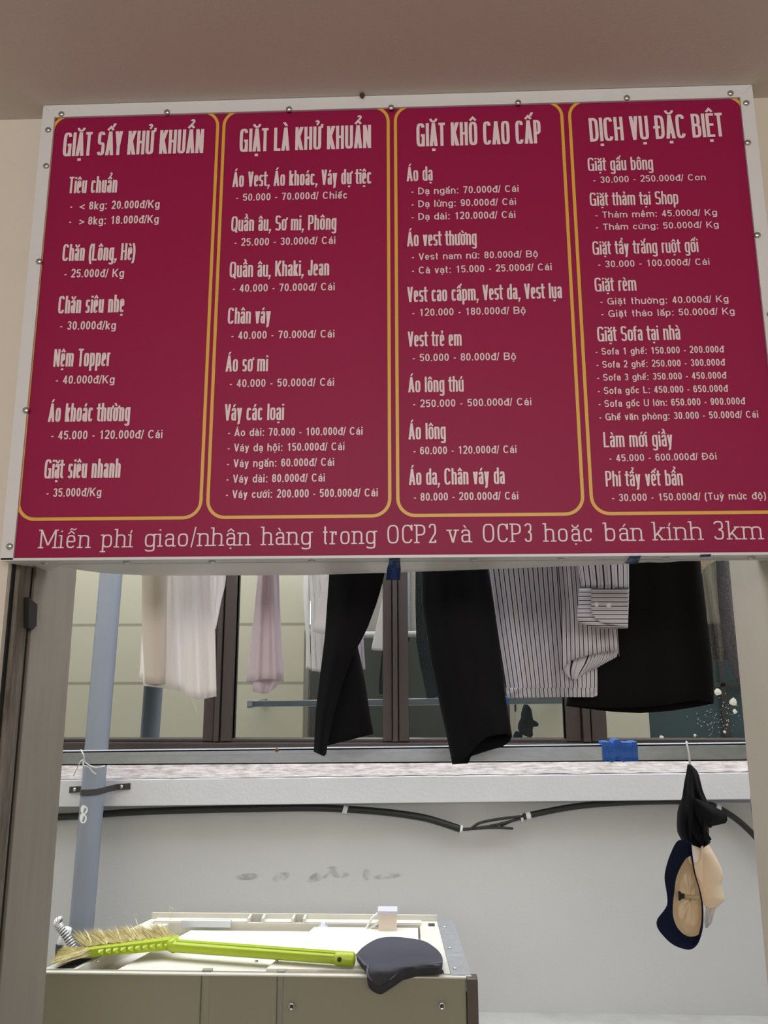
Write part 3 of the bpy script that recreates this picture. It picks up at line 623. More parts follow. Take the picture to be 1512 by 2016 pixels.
for t, xa, xb, ya, yb in (('Miễn', 75.5, 178, 1079.6, 1079), ('phí', 198, 261.7, 1078.2, 1077.8), ('giao/nhận', 282, 493, 1077, 1074), ('hàng', 513.8, 614.9, 1073.5, 1072.5),
                          ('trong', 633, 742, 1072, 1070.8), ('OCP2', 759.8, 862, 1070.3, 1069), ('và', 880, 929, 1068.6, 1068), ('OCP3', 948, 1050.5, 1067.8, 1067), ('hoặc', 1070, 1169, 1066.7, 1066),
                          ('bán', 1188.7, 1267.6, 1065.5, 1065), ('kính', 1285, 1384.5, 1064, 1063), ('3km', 1403, 1503, 1062.6, 1062)):
    mx = (xa+xb)/2; cap = (Pm(mx, ya-36.5)-Pm(mx, ya)).length
    lettering('slogan_word', t, Pm(xa+3, ya), Pm(xb-3, yb), cap, .088, .075, 3.0, .70, .24, True)

# ================================================================== TAPE ON THE SIGN
def strip(name, q, th, m):                          # thin strip from a list of left/right point pairs
    vs = []; fs = []
    for a, b in q: vs += [a, b]
    n = len(q)
    for i in range(n-1): fs.append((2*i, 2*i+1, 2*i+3, 2*i+2))
    me = bpy.data.meshes.new(name); me.from_pydata([tuple(v) for v in vs], [], fs); me.update(); o = link(name, me, m, None, True)
    so = o.modifiers.new('thickness', 'SOLIDIFY'); so.thickness = th; so.offset = 0; return o
X0, X1 = unz(763, 1100, SZ0).x, unz(789, 1100, SZ0).x
o = strip('tape_strip', [((X0+.004, 1.602, SZ0-.0035), (X1-.001, 1.602, SZ0-.0035)), ((X0+.003, 1.64, SZ0-.004), (X1-.002, 1.64, SZ0-.004)), (tuple(un(762, 1120, 1.665)), tuple(un(789, 1119, 1.665))), (tuple(un(760, 1142, 1.67)), tuple(un(788, 1142, 1.67)))], .0006, M_tape)
tag(o, 'dark blue tape end hanging below middle of the magenta board edge', 'tape', 'blue tape pieces under the board edge')
for pa, lab in ((((1240, 1095), (1262, 1094), (1228, 1108.5), (1254, 1108)), 'small blue tape patch under board edge nearer the middle, above striped cuff'), (((1379, 1092), (1400, 1091), (1371, 1102), (1397, 1101.5)), 'small blue tape patch under the board edge, right of the other patch')):
    P = [unz(x, y, SZ0-.0035) for x, y in pa]
    A, Bv = unz(pa[0][0], pa[0][1], SZ0-.0035), unz(pa[1][0], pa[1][1], SZ0-.0035); Cc, Dd = un(*pa[2], 1.76), un(*pa[3], 1.76)
    o = strip('tape_strip', [(A, Bv), (Vector((lerp(A.x, Cc.x, .5), lerp(A.y, 1.76, .5), lerp(A.z, Cc.z, .45)-.003)), Vector((lerp(Bv.x, Dd.x, .5), lerp(Bv.y, 1.76, .5), lerp(Bv.z, Dd.z, .45)-.003))), (Cc-Vector((0, 0, .002)), Dd-Vector((0, 0, .002)))], .0006, M_tape)
    tag(o, lab, 'tape', 'blue tape pieces under the board edge')

# ================================================================== LATCH PIECES ON THE JAMBS
t = MB(); P = [unx(x, y, XL+.013) for x, y in ((47, 1176), (52, 1181), (64, 1190), (62, 1232), (55, 1240), (46, 1236))]
t.add([p for p in P]+[p+Vector((.012, 0, 0)) for p in P], [(5, 4, 3, 2, 1, 0), (6, 7, 8, 9, 10, 11)]+[(i, (i+1) % 6, (i+1) % 6+6, i+6) for i in range(6)])
tag(t.build('door_latch', M_blackmetal, None), 'black latch piece on the weathered left door jamb under the board', 'latch')
t = MB(); P = [un(x, y, YE+.004) for x, y in ((1478, 1568), (1483, 1562), (1486, 1580), (1489, 1625), (1484, 1630), (1479, 1590))]
t.add([p for p in P]+[p+Vector((.004, .012, 0)) for p in P], [(5, 4, 3, 2, 1, 0), (6, 7, 8, 9, 10, 11)]+[(i, (i+1) % 6, (i+1) % 6+6, i+6) for i in range(6)])
tag(t.build('strike_plate', M_blackmetal), 'black strike plate on the edge of the right cream jamb', 'strike plate')
P = unz(712, 186, ZC); tag(MB().lathe(P+Vector((0, 0, .001)), (0.3, -.4, -1), ((0, .005), (.006, .006), (.012, .001)), 8).build('ceiling_plug', mat('dark_red', srgb(70, 30, 26), .7)), 'tiny dark red plug in the ceiling just above the sign', 'plug')

# ================================================================== RAILS
YB = 2.5
A, Bv = un(60, 1480.3, YB), un(1560, 1462.5, YB); A2, B2 = un(60, 1507.5, YB), un(1560, 1497, YB)
bar = thing('galvanised_channel', 'long galvanised steel channel crossing the opening below the hanging clothes', 'metal bar', (0, YB, (A.z+Bv.z)/2))
w = MB(); dz = Vector((0, 0, .004))
for (p, q, p2, q2, y0, y1) in ((A, Bv, A2, B2, 0, .004), (A, Bv, A-dz, Bv-dz, 0, .04), (A2+dz, B2+dz, A2, B2, 0, .04), (A-dz*3, Bv-dz*3, A-dz*3.6, Bv-dz*3.6, -.002, 0), (A2+dz*1.6, B2+dz*1.6, A2+dz*1.0, B2+dz*1.0, -.002, 0)):
    v = lambda P, y: (P.x, YB+y, P.z)
    w.hexa([v(p2, y0), v(q2, y0), v(q2, y1), v(p2, y1)], [v(p, y0), v(q, y0), v(q, y1), v(p, y1)])
w.build('channel', M_galv, bar)
for X in (A.x-.0, Bv.x-.04):
    zc = lerp(A.z, Bv.z, (X-A.x)/(Bv.x-A.x)); MB().box(X, X+.04, YE, YB+.04, zc-.05, zc-.005).build('bracket', M_galv, bar)
P = un(545, 1476, YB-.002); MB().lathe(P, (0, -1, 0), ((0, .006), (.004, .006), (.008, .003)), 10).build('rusty_bolt', mat('rust', srgb(120, 70, 50), .8), bar)
ZR = 1.6+.9; YR = 2.3
rail = thing('clothes_rail', 'steel clothes rail above the opening carrying the hanging laundry, hidden behind the sign', 'rail', (0, YR, ZR))
MB().tube([(-1.25, YR, ZR), (1.25, YR, ZR)], .014, 14).build('rod', M_galv, rail, True)
for x in (-1.2, 1.2): MB().tube([(x, YE, ZR+.001), (x, YR, ZR+.001)], .008, 8).build('bracket', M_galv, rail, True)

# blue tape wound round the channel, wire scraps
w = MB(); na = 14
ring = lambda x, s: [(x, YB-.006*s, z) for z in ()]
vs = []; fs = []
for i in range(15):
    px = lerp(1187, 1256, i/14); top = un(px, 1462+(-5 if 4 < i < 8 else 0)+random.uniform(-1.5, 1.5), YB-.008).z; bot = un(px, 1499+random.uniform(-2, 2), YB-.008).z; x = un(px, 1480, YB-.008).x
    j = lambda: random.uniform(-.0015, .0015)
    vs += [(x, YB+.046, top), (x, YB-.004+j(), top+j()), (x, YB-.007+j(), lerp(top, bot, .2)), (x, YB-.006+j(), lerp(top, bot, .5)), (x, YB-.008+j(), lerp(top, bot, .8)), (x, YB-.005+j(), bot+j()), (x, YB+.046, bot)]
for i in range(14):
    for k in range(7): fs.append((i*7+k, i*7+(k+1) % 7, (i+1)*7+(k+1) % 7, (i+1)*7+k))
fs += [tuple(range(6, -1, -1)), tuple(14*7+k for k in range(7))]
tag(MB().add(vs, fs).build('tape_wrap', M_tapeb), 'bright blue tape wound around the galvanised channel', 'tape')
t = thing('tie_wire', 'scrap of twisted white tie wire on the left end of the channel', 'wire', tuple(un(166, 1492, YB-.01)))
for pts in (((159, 1476), (165, 1488), (166, 1497), (173, 1505), (188, 1511), (207, 1508)), ((166, 1495), (158, 1500), (152, 1512), (144, 1528)), ((165, 1497), (164, 1506), (176, 1511), (181, 1518), (189, 1524))):
    MB().tube(catmull([un(x, y, YB-.008-.006*math.sin(i*1.9)) for i, (x, y) in enumerate(pts)]), .0022, 6).build('wire_strand', M_clip, t, True)

# ================================================================== LAUNDRY
def topy(Y): return pj((0, Y, ZR+.016))[1]
def cloth(name, Lc, Rc, front, m, Y, parent=None, back=None, depth=0.0, fold=None, nu=28, nv=36, ytop=None, uvrot=False, th=.0016, xfix=None, uvo=0.0, yr=-.018):
    """sheet (or closed tube when depth > 0) hung from the rail; edges are (height, x) measures of the garment's outline"""
    to_rail = ytop is None; yt0 = topy(YR) if to_rail else ytop
    tube = depth > 0; cols = nu*2 if tube else nu+1; vs = []; uvs = []
    for j in range(nv+1):
        v = j/nv
        for i in range(cols):
            if tube:
                a = math.pi*i/nu; u = (1-math.cos(a))/2; s = math.sin(a); bot = interp(front, u) if i <= nu else interp(back or front, u)
            else: u = i/nu; s = 0; bot = interp(front, u)
            y = lerp(yt0, bot, v); x = lerp(interp(Lc, y), interp(Rc, y), u)
            k = smooth(v*2.2) if to_rail else 1.0
            Yc = lerp(YR+(0 if tube else yr), Y, k) if to_rail else Y
            f = fold(u, v)*(0.02+0.98*k) if fold else 0
            P = un(x, y, Yc-s*(lerp(.02, depth, k) if to_rail else depth)+f*(1 if s >= 0 else .5)); vs.append(tuple(P))
            sc_ = .00155*Y/2.3
            wpx = interp(Rc, bot)-interp(Lc, bot); uu = (i/nu)*wpx*sc_/1.12 if tube else u*wpx*sc_/1.1
            uvs.append((uu+uvo, v*(bot-yt0)*sc_))
    fs = []; luv = []
    for j in range(nv):
        for i in range(cols if tube else cols-1):
            q = (j*cols+i, j*cols+(i+1) % cols, (j+1)*cols+(i+1) % cols, (j+1)*cols+i); fs.append(q)
            u4 = [uvs[k] for k in q]
            if tube and i == cols-1: u4[1] = (u4[1][0]+u4[0][0], u4[1][1]); u4[2] = (u4[2][0]+u4[3][0], u4[2][1])
            luv += u4
    me = bpy.data.meshes.new(name); me.from_pydata(vs, [], fs); me.update()
    ul = me.uv_layers.new(name='UVMap')
    for k, c in enumerate(luv): ul.data[k].uv = c
    o = link(name, me, m, parent, True)
    so = o.modifiers.new('thickness', 'SOLIDIFY'); so.thickness = th; so.offset = 0
    return o
def F1(amp, freq, ph=0, amp2=.0, f2=0):
    return lambda u, v: amp*math.sin(freq*u+ph+1.3*math.sin(2.2*v+ph))*(.4+.6*v)+amp2*math.sin(f2*u-3*v+ph)
# white garment at left
t = thing('white_shirt', 'white thin cotton shirt hanging at the far left of the laundry', 'shirt', (-.72, YR, ZR))
cloth('body', [(1000, 290), (1133, 284), (1350, 282)], [(1000, 420), (1133, 421), (1372, 426)], [(0, 1350), (.3, 1355), (.56, 1362), (.59, 1371), (.76, 1378), (1, 1371)], M_whitecloth, 2.25, t, fold=F1(.012, 26, 0, .006, 47), nu=60)
cloth('sleeve', [(1000, 283), (1133, 280), (1250, 281), (1349, 287)], [(1000, 330), (1133, 329), (1349, 324)], [(0, 1346), (1, 1347)], M_whitefold, 2.17, t, back=[(0, 1346), (.5, 1351), (1, 1347)], depth=.02, fold=F1(.004, 6), th=.004)
cloth('sleeve', [(1000, 412), (1133, 412), (1237, 415)], [(1000, 446), (1133, 445), (1162, 442), (1170, 438), (1237, 425)], [(0, 1237), (1, 1238)], M_whitecloth, 2.3, t, fold=F1(.008, 7))
cloth('tail', [(1000, 276), (1200, 282), (1310, 276), (1337, 273)], [(1000, 300), (1337, 300)], [(0, 1337), (1, 1342)], M_whitecloth, 2.32, t, fold=F1(.005, 6))
for (xa, xb, ya, yb, Y) in ((337, 363, 1343, 1350, 2.225), (363, 425, 1350, 1357, 2.225)): pass
MB().tube(catmull([un(379, 1378, 2.25), un(383, 1388, 2.25), un(387, 1399, 2.26)]), .0009, 5).build('loose_thread', M_whitecloth, t)
# pale lilac garment
t = thing('lilac_blouse', 'narrow folded pale lilac garment hanging between white shirt and black trousers', 'blouse', (-.45, YR, ZR))
cloth('body', [(1000, 515), (1133, 508), (1240, 497), (1341, 485)], [(1000, 548), (1133, 549), (1250, 553), (1338, 558)], [(0, 1341), (.25, 1341), (.3, 1338), (.97, 1336), (1, 1338)], M_pinkcloth, 2.22, t, back=[(0, 1342), (1, 1342)], depth=.03, fold=F1(.012, 13, 1, .004, 25), nu=40)
cloth('under_panel', [(1000, 515), (1300, 500), (1366, 498)], [(1000, 540), (1300, 545), (1352, 546), (1366, 535)], [(0, 1362), (.5, 1366), (.8, 1365), (1, 1350)], M_pinkcloth, 2.28, t, depth=.02, fold=F1(.01, 12, 2))
# white sleeve behind the trousers
t = thing('white_tee', 'white t-shirt sleeve peeking out behind the narrow black trousers', 't-shirt', (-.22, YR, ZR))
cloth('body', [(1000, 672), (1130, 642), (1180, 629), (1245, 615)], [(1000, 720), (1250, 690)], [(0, 1243), (.2, 1248), (1, 1250)], M_whitecloth, 2.42, t, fold=F1(.006, 6))
# black trousers, twisted
t = thing('black_trousers', 'narrow black trousers with a twisted leg hanging left of the blue tape end', 'trousers', (-.15, YR, ZR))
cloth('leg', [(1000, 655), (1130, 648), (1250, 640), (1400, 622), (1482, 618)], [(1000, 765), (1130, 757), (1180, 744), (1240, 722), (1300, 690), (1350, 672), (1400, 658), (1450, 647), (1489, 641)], [(0, 1480), (.85, 1489), (1, 1484)], M_blackcloth, 2.14, t, back=[(0, 1480), (.85, 1487), (1, 1484)], depth=.022, fold=F1(.01, 7, .5))
cloth('leg', [(1000, 665), (1250, 660), (1400, 644), (1467, 640)], [(1000, 735), (1240, 696), (1272, 704), (1300, 710), (1345, 719), (1400, 727), (1445, 735)], [(0, 1469), (1, 1444)], M_blackcloth, 2.24, t, back=[(0, 1469), (1, 1445)], depth=.025, fold=F1(.008, 5, 2))
# wide black trousers
t = thing('black_trousers', 'wide black trouser leg with open slanted hem, hanging left of the striped shirt', 'trousers', (.12, YR, ZR))
cloth('leg', [(1000, 826), (1125, 830), (1190, 831), (1260, 842), (1300, 848), (1400, 869), (1460, 882), (1505, 891)], [(1000, 940), (1120, 960), (1180, 970), (1250, 980), (1330, 989), (1400, 999), (1448, 1008), (1463, 1006)], [(0, 1504), (.15, 1496), (.28, 1487), (.45, 1468), (.62, 1451), (.75, 1447), (.92, 1445), (1, 1449)], M_blackcloth, 2.2, t, back=[(0, 1505), (.27, 1503), (.31, 1497), (.33, 1489), (.6, 1479), (.86, 1470), (.97, 1461), (1, 1450)], depth=.075, fold=F1(.012, 8, 1.2, .004, 17), nu=44, nv=44)
seam = [un(interp([(1000, 925), (1120, 934), (1300, 958), (1440, 969)], y), y, 2.2-.075*.78) for y in range(1000, 1441, 20)]
# striped shirt
t = thing('striped_shirt', 'white shirt with navy pinstripes hanging between black trousers and black skirt', 'shirt', (.45, YR, ZR))
fo = lambda u, v: -.03*math.exp(-((u-.18)/.13)**2)+.035*math.exp(-((u-.47)/.12)**2)-.03*math.exp(-((u-.78)/.15)**2)+.004*math.sin(30*u+6*v)
cloth('back_panel', [(1000, 945), (1118, 961), (1240, 978), (1374, 999)], [(1000, 1165), (1118, 1170), (1330, 1176), (1371, 1176)], [(0, 1374), (.3, 1372), (.6, 1371), (.95, 1372), (1, 1368)], M_stripe, 2.36, t, fold=fo, nu=60)
cloth('front_panel', [(1000, 1090), (1110, 1098), (1200, 1105), (1330, 1107)], [(1000, 1195), (1110, 1205), (1239, 1215), (1275, 1218), (1292, 1219)], [(0, 1320), (.08, 1307), (.2, 1298), (.45, 1290), (.7, 1284), (.88, 1280), (.97, 1284), (1, 1292)], M_stripe, 2.26, t, fold=F1(.012, 9, .4, .003, 30), nu=44)
cloth('front_hem_fold', [(1000, 1105), (1260, 1109), (1318, 1108), (1338, 1119)], [(1000, 1195), (1260, 1215), (1285, 1219), (1297, 1213), (1315, 1195), (1330, 1166), (1340, 1150)], [(0, 1326), (.12, 1338), (.35, 1337), (.42, 1345), (.55, 1332), (.8, 1312), (1, 1292)], M_stripe, 2.31, t, fold=F1(.008, 8, 2), nu=40, uvo=.004)
cloth('hem_band', [(1000, 990), (1354, 996), (1374, 999)], [(1000, 1170), (1374, 1176)], [(0, 1374.5), (.6, 1372), (.95, 1372.5), (1, 1369)], M_stripe, 2.352, t, fold=fo, ytop=1354, nu=60, nv=6, uvo=.003)
cloth('sleeve', [(1000, 1120), (1105, 1137), (1150, 1144), (1162, 1143)], [(1000, 1237), (1162, 1238)], [(0, 1160), (1, 1162)], M_stripe, 2.14, t, depth=.045, fold=F1(.008, 7, .8), nu=30)
cf = cloth('cuff', [(1150, 1143), (1165, 1141), (1215, 1137), (1230, 1141)], [(1150, 1238), (1240, 1235)], [(0, 1226), (.1, 1229), (.5, 1234), (1, 1235)], M_stripeh, 2.14, t, back=[(0, 1226), (.1, 1230), (.5, 1238), (1, 1237)], depth=.047, ytop=1157, nu=30, nv=14, th=.003)
cloth('cuff_overlap', [(1100, 1164), (1240, 1164)], [(1100, 1238), (1240, 1236)], [(0, 1203), (.06, 1213), (.18, 1222), (.33, 1227), (.66, 1231), (1, 1234)], M_stripeh, 2.082, t, ytop=1159, nu=26, nv=12, th=.002, fold=lambda u, v: .03*max(0, u-.45)**2-.008*max(0, .25-u))
for (x, y) in ((1174, 1190), (1198, 1192)):
    P = un(x, y, 2.0795); MB().lathe(P, (0, -1, 0), ((0, .006), (.0015, .0064), (.002, .0056), (.0012, .004), (.0012, .001)), 16).build('button', M_clip, t, True)
# skirt
t = thing('black_skirt', 'brown-black straight skirt hanging right of and behind the striped shirt', 'skirt', (.8, YR, ZR))
cloth('body', [(1000, 1180), (1110, 1172), (1250, 1140), (1393, 1114)], [(1000, 1365), (1100, 1378), (1200, 1390), (1300, 1402), (1345, 1405), (1392, 1405)], [(0, 1389), (.3, 1394), (.45, 1393), (.6, 1390), (.75, 1384), (.9, 1377), (.93, 1381), (1, 1383)], M_skirt, 2.46, t, back=[(0, 1390), (.3, 1401), (.5, 1404), (.7, 1400), (.9, 1391), (1, 1385)], depth=.05, fold=F1(.007, 9, 1, .003, 19), nu=44)
# plastic bag, cream garment, towel at right
t = tag(cloth('plastic_cover', [(1000, 1370), (1105, 1378), (1300, 1404)], [(1000, 1405), (1105, 1412), (1250, 1433), (1300, 1433)], [(0, 1304), (1, 1299)], M_plastic, 2.52, None, fold=F1(.008, 8, 1, .005, 14), th=.0006, yr=.02), 'clear plastic garment cover hanging between the skirt and grey towel', 'plastic bag')
t = tag(cloth('cream_garment', [(1000, 1374), (1130, 1381)], [(1000, 1400), (1100, 1411), (1112, 1400), (1124, 1384), (1130, 1382)], [(0, 1129), (.3, 1127), (1, 1105)], M_lining, 2.42, None, fold=F1(.006, 5)), 'bit of cream cloth showing over the clear plastic cover', 'cloth')
t = tag(cloth('towel', [(1000, 1404), (1100, 1411), (1200, 1417), (1270, 1427), (1300, 1434), (1325, 1443), (1365, 1462)], [(1000, 1436), (1100, 1438), (1200, 1447), (1280, 1462), (1340, 1490)], [(0, 1340), (.4, 1352), (1, 1400)], M_towel, 2.36, None, fold=F1(.006, 5), depth=.02, th=.006), 'grey fluffy terry towel hanging beside the right jamb', 'towel')

# ================================================================== HATS ON THE HOOK
YH = 2.44
hook = tag(MB().tube(catmull([un(1354, 1470, YB+.008), un(1352, 1461.5, YB+.004), un(1351.5, 1461.5, YB-.006), un(1353, 1470, YH-.002), un(1356, 1484, YH-.004), un(1358, 1500, YH), un(1358, 1514, YH)]), .003, 8).build('wire_hook', M_clip, None, True), 'white wire hook over the channel holding the black hat', 'hook')
def G8(x, y): return (1212+x/4.033, 1440+y/4.033)
def sec(name, Lp, Rp, m, Y, depth, parent, nv=30, nu=16, fold=None, capb=True, tip=True):
    """closed soft body from left and right outlines"""
    y0 = max(Lp[0][0], Rp[0][0]); y1 = min(Lp[-1][0], Rp[-1][0]); vs = []; fs = []; n = nu*2
    for j in range(nv+1):
        v = j/nv; y = lerp(y0, y1, v); a, b = interp(Lp, y), interp(Rp, y); dd = depth*min(1, (b-a)/45)
        if tip: dd *= min(1, .25+3*min(v, 1-v)+.3)
        for i in range(n):
            t = math.pi*i/nu; u = (1-math.cos(t))/2; s = math.sin(t)
            f = fold(u, v) if fold else 0
            px, py = 1212+lerp(a, b, u)/4.033, 1440+y/4.033
            vs.append(tuple(un(px, py, Y-dd*s+f)))
    for j in range(nv):
        for i in range(n): fs.append((j*n+i, j*n+(i+1) % n, (j+1)*n+(i+1) % n, (j+1)*n+i))
    fs += [tuple(range(n-1, -1, -1)), tuple(nv*n+k for k in range(n))]
    return MB().add(vs, fs).build(name, m, parent, True)
bh = thing('black_hat', 'crumpled black cloth hat hanging by its point from the wire hook', 'hat', tuple(un(1362, 1590, YH)))
sec('crown', [(262, 570), (320, 562), (400, 545), (520, 528), (580, 505), (640, 490), (740, 484), (800, 490), (860, 520), (905, 610), (928, 680)], [(262, 600), (310, 645), (345, 662), (470, 692), (580, 740), (640, 745), (760, 740), (830, 742), (870, 752), (885, 758), (928, 690)], M_capcloth, YH, .045, bh, 40, 24,
    fold=lambda u, v: (.018*math.sin(9*u+4*v)+.012*math.sin(17*u-5*v))*min(1, 2.5*v))
pk = []
for (x, y) in ((590, 520), (650, 545), (740, 590), (830, 630), (870, 660), (874, 700), (860, 722), (760, 742), (740, 760), (660, 700)): pk.append(G8(x, y))
c0 = (sum(p[0] for p in pk)/len(pk), sum(p[1] for p in pk)/len(pk)); vs = []
for p in pk: vs.append(un(p[0], p[1], YH-.058+.0006*(p[0]-1358)))
vs.append(un(c0[0], c0[1], YH-.05)); n = len(pk)
me = bpy.data.meshes.new('peak'); me.from_pydata([tuple(v) for v in vs], [], [(i, (i+1) % n, n) for i in range(n)]); me.update()
o = link('peak', me, M_capcloth, bh, True); so = o.modifiers.new('thickness', 'SOLIDIFY'); so.thickness = .006
# folds over the crown
for pts in (((580, 500), (640, 640), (700, 770), (752, 860)), ((575, 520), (582, 640), (585, 760), (592, 860))):
    MB().tube(catmull([un(*G8(x, y), YH-.05) for x, y in pts]), [.004]*(3*6+1), 6).build('fold_ridge', M_capcloth, bh, True)
nh = thing('bucket_hat', 'navy bucket hat with beige lining hanging brim towards the viewer', 'hat', tuple(un(1350, 1770, YH)))
outer = [(600, 880), (500, 862), (440, 960), (400, 1080), (388, 1170), (405, 1280), (410, 1370), (375, 1432), (330, 1490), (328, 1550), (375, 1620), (450, 1690), (530, 1725), (600, 1732), (650, 1692), (680, 1620), (697, 1520), (695, 1380), (672, 1260), (635, 1130), (615, 1010)]
inner = [(598, 985), (560, 1005), (520, 1065), (490, 1130), (475, 1185), (464, 1280), (455, 1350), (452, 1420), (456, 1470), (480, 1540), (520, 1592), (555, 1618), (600, 1630), (660, 1612), (676, 1560), (684, 1500), (686, 1440), (680, 1350), (660, 1250), (632, 1160), (612, 1060)]
def resamp(loop, c, n):
    pts = catmull([Vector((x, y, 0)) for x, y in loop+[loop[0]]], 8); L = [0]
    for a, b in zip(pts, pts[1:]): L.append(L[-1]+(b-a).length)
    out = []
    for i in range(n):
        s = L[-1]*i/n; k = max(j for j in range(len(L)) if L[j] <= s+1e-9); k = min(k, len(pts)-2); q = (s-L[k])/max(1e-9, L[k+1]-L[k]); p = pts[k].lerp(pts[k+1], q); out.append((p.x, p.y))
    return out
n = 64; Or = []; Ir = []
co_ = Vector((580, 1340))
O_ = resamp(outer, co_, n); I_ = resamp(inner, co_, n)
vs = []; fs = []; NR = 5
for r in range(NR+1):
    for i in range(n):
        q = r/NR; x, y = lerp(I_[i][0], O_[i][0], q), lerp(I_[i][1], O_[i][1], q); k = math.hypot(O_[i][0]-I_[i][0], O_[i][1]-I_[i][1])/150
        vs.append(un(*G8(x, y), YH-.035-.03*q*k+.012*math.sin(q*3)*k))
for r in range(NR):
    for i in range(n): fs.append((r*n+i, r*n+(i+1) % n, (r+1)*n+(i+1) % n, (r+1)*n+i))
me = bpy.data.meshes.new('brim'); me.from_pydata([tuple(v) for v in vs], [], fs); me.update(); o = link('brim', me, M_navy, nh, True)
so = o.modifiers.new('thickness', 'SOLIDIFY'); so.thickness = .003
ic = (582, 1330); vs = []; fs = []; NR = 14
for r in range(NR+1):
    t = r/8; q = 1-.30*t**1.3 if r <= 8 else .70*(1-(r-8)/6.3); dep = min(1, t)**.8+.10*max(0, (r-8)/6)
    for i in range(n):
        a = 6.2832*i/n; k = min(1, t)*min(1, 3*q)
        x = lerp(ic[0]+10*dep, I_[i][0], q); y = lerp(ic[1], I_[i][1], q)
        vs.append(un(*G8(x, y), YH-.035+.062*dep+k*(.0035*math.sin(6*a+r*.8)+.0025*math.sin(13*a-r*.6))))
for r in range(NR):
    for i in range(n): fs.append((r*n+i, (r+1)*n+i, (r+1)*n+(i+1) % n, r*n+(i+1) % n))
fs.append(tuple(NR*n+i for i in range(n)))
me = bpy.data.meshes.new('lining'); me.from_pydata([tuple(v) for v in vs], [], fs); me.update(); o = link('lining', me, M_lining, nh, True)
o = strip('strap', [(un(*G8(540, 1292), YH-.01), un(*G8(540, 1330), YH-.01)), (un(*G8(600, 1300), YH-.012), un(*G8(600, 1332), YH-.012)), (un(*G8(662, 1308), YH-.04), un(*G8(662, 1338), YH-.04))], .002, mat('olive_strap', srgb(196, 180, 136), .7)); o.parent = nh; o.matrix_parent_inverse = Matrix.Translation(-nh.location)
w = MB(); P = [un(*G8(x, y), YH-.016) for x, y in ((503, 1272), (515, 1272), (528, 1290), (548, 1290), (548, 1328), (528, 1328), (512, 1345), (503, 1342))]
w.add(P+[p+Vector((0, .006, 0)) for p in P], [tuple(range(7, -1, -1)), tuple(range(8, 16))]+[(i, (i+1) % 8, (i+1) % 8+8, i+8) for i in range(8)]); w.build('buckle', M_blackmetal, nh)
be = thing('padded_cup', 'beige moulded fabric cap tucked under the black hat, right of the navy hat', 'cap', tuple(un(1405, 1720, YH+.06)))
sec('cup', [(895, 612), (960, 630), (1020, 640), (1100, 620), (1180, 630), (1260, 650), (1340, 670), (1380, 700), (1405, 740)], [(895, 738), (970, 782), (1030, 815), (1090, 842), (1130, 853), (1180, 848), (1215, 838), (1280, 842), (1340, 850), (1380, 825), (1405, 790)], M_nude, YH+.05, .04, be, 36, 18)
loop = [G8(*p) for p in ((606, 905), (592, 960), (586, 1005), (592, 1035), (620, 1052), (655, 1045), (678, 1010), (684, 960), (686, 905))]
MB().tube(catmull([un(x, y, YH-.03) for x, y in loop]), .0035, 8).build('edge_binding', M_nude, be, True)
vs = [un(*G8(x, y), YH-.028) for x, y in ((592, 1035), (620, 1052), (655, 1045), (680, 1005), (690, 960), (690, 1200), (672, 1190), (640, 1130), (608, 1075))]
me = bpy.data.meshes.new('front_band'); me.from_pydata([tuple(v) for v in vs], [], [tuple(range(9))]); me.update(); o = link('front_band', me, M_nude, be); so = o.modifiers.new('thickness', 'SOLIDIFY'); so.thickness = .003
tag(sec('lace_cloth', [(1330, 700), (1400, 695), (1500, 700), (1560, 712)], [(1330, 800), (1410, 795), (1450, 780), (1520, 765), (1560, 730)], M_lace, YH+.075, .015, None, 14, 10, fold=lambda u, v: .006*math.sin(14*u+5*v)), 'white lacy cloth showing below the beige cap', 'cloth')
o = sec('cap_panel', [(1200, 830), (1270, 838), (1345, 800), (1390, 770)], [(1200, 836), (1260, 850), (1330, 866), (1345, 866), (1390, 815)], M_lining, YH+.07, .012, be, 12, 8)

# ================================================================== PIPE, CABLE
pc = lambda z: Vector((lerp(-1.541, -1.512, (z-.4)/1.638), 3.765, z))
pipe = thing('drain_pipe', 'grey plastic drain pipe running up the far wall on the left', 'pipe', tuple(pc(0)))
MB().tube([pc(0), pc(.5), pc(1.0), pc(1.6), pc(2.4), pc(3.9)], .0545, 32).build('pipe_tube', M_pipe, pipe, True)
zc = un(190, 1560, 3.72).z
w = MB(); vs = []; fs = []; arc = []
for k in range(17): a = math.radians(180+180*k/16); arc.append((pc(zc).x+.057*math.cos(a), 3.765+.057*math.sin(a)))
arc = [(pc(zc).x-.15, 3.845), (pc(zc).x-.085, 3.842)]+[(x, min(y, 3.845)) for x, y in arc]+[(pc(zc).x+.085, 3.842), (pc(zc).x+.15, 3.845)]
for i, (x, y) in enumerate(arc): tz = (x-pc(zc).x)*.06; vs += [(x, y, zc-.014+tz), (x, y, zc+.014+tz)]
for i in range(len(arc)-1): fs.append((2*i, 2*i+2, 2*i+3, 2*i+1))
me = bpy.data.meshes.new('pipe_clamp'); me.from_pydata(vs, [], fs); me.update(); cl = link('pipe_clamp', me, M_strap, pipe); so = cl.modifiers.new('thickness', 'SOLIDIFY'); so.thickness = .004
for dx in (-.122, .108): MB().lathe((pc(zc).x+dx, 3.842, zc+dx*.06), (0, -1, 0), ((0, .009), (.003, .009), (.005, .005)), 12).build('screw', M_screw, cl, True)
w = MB()
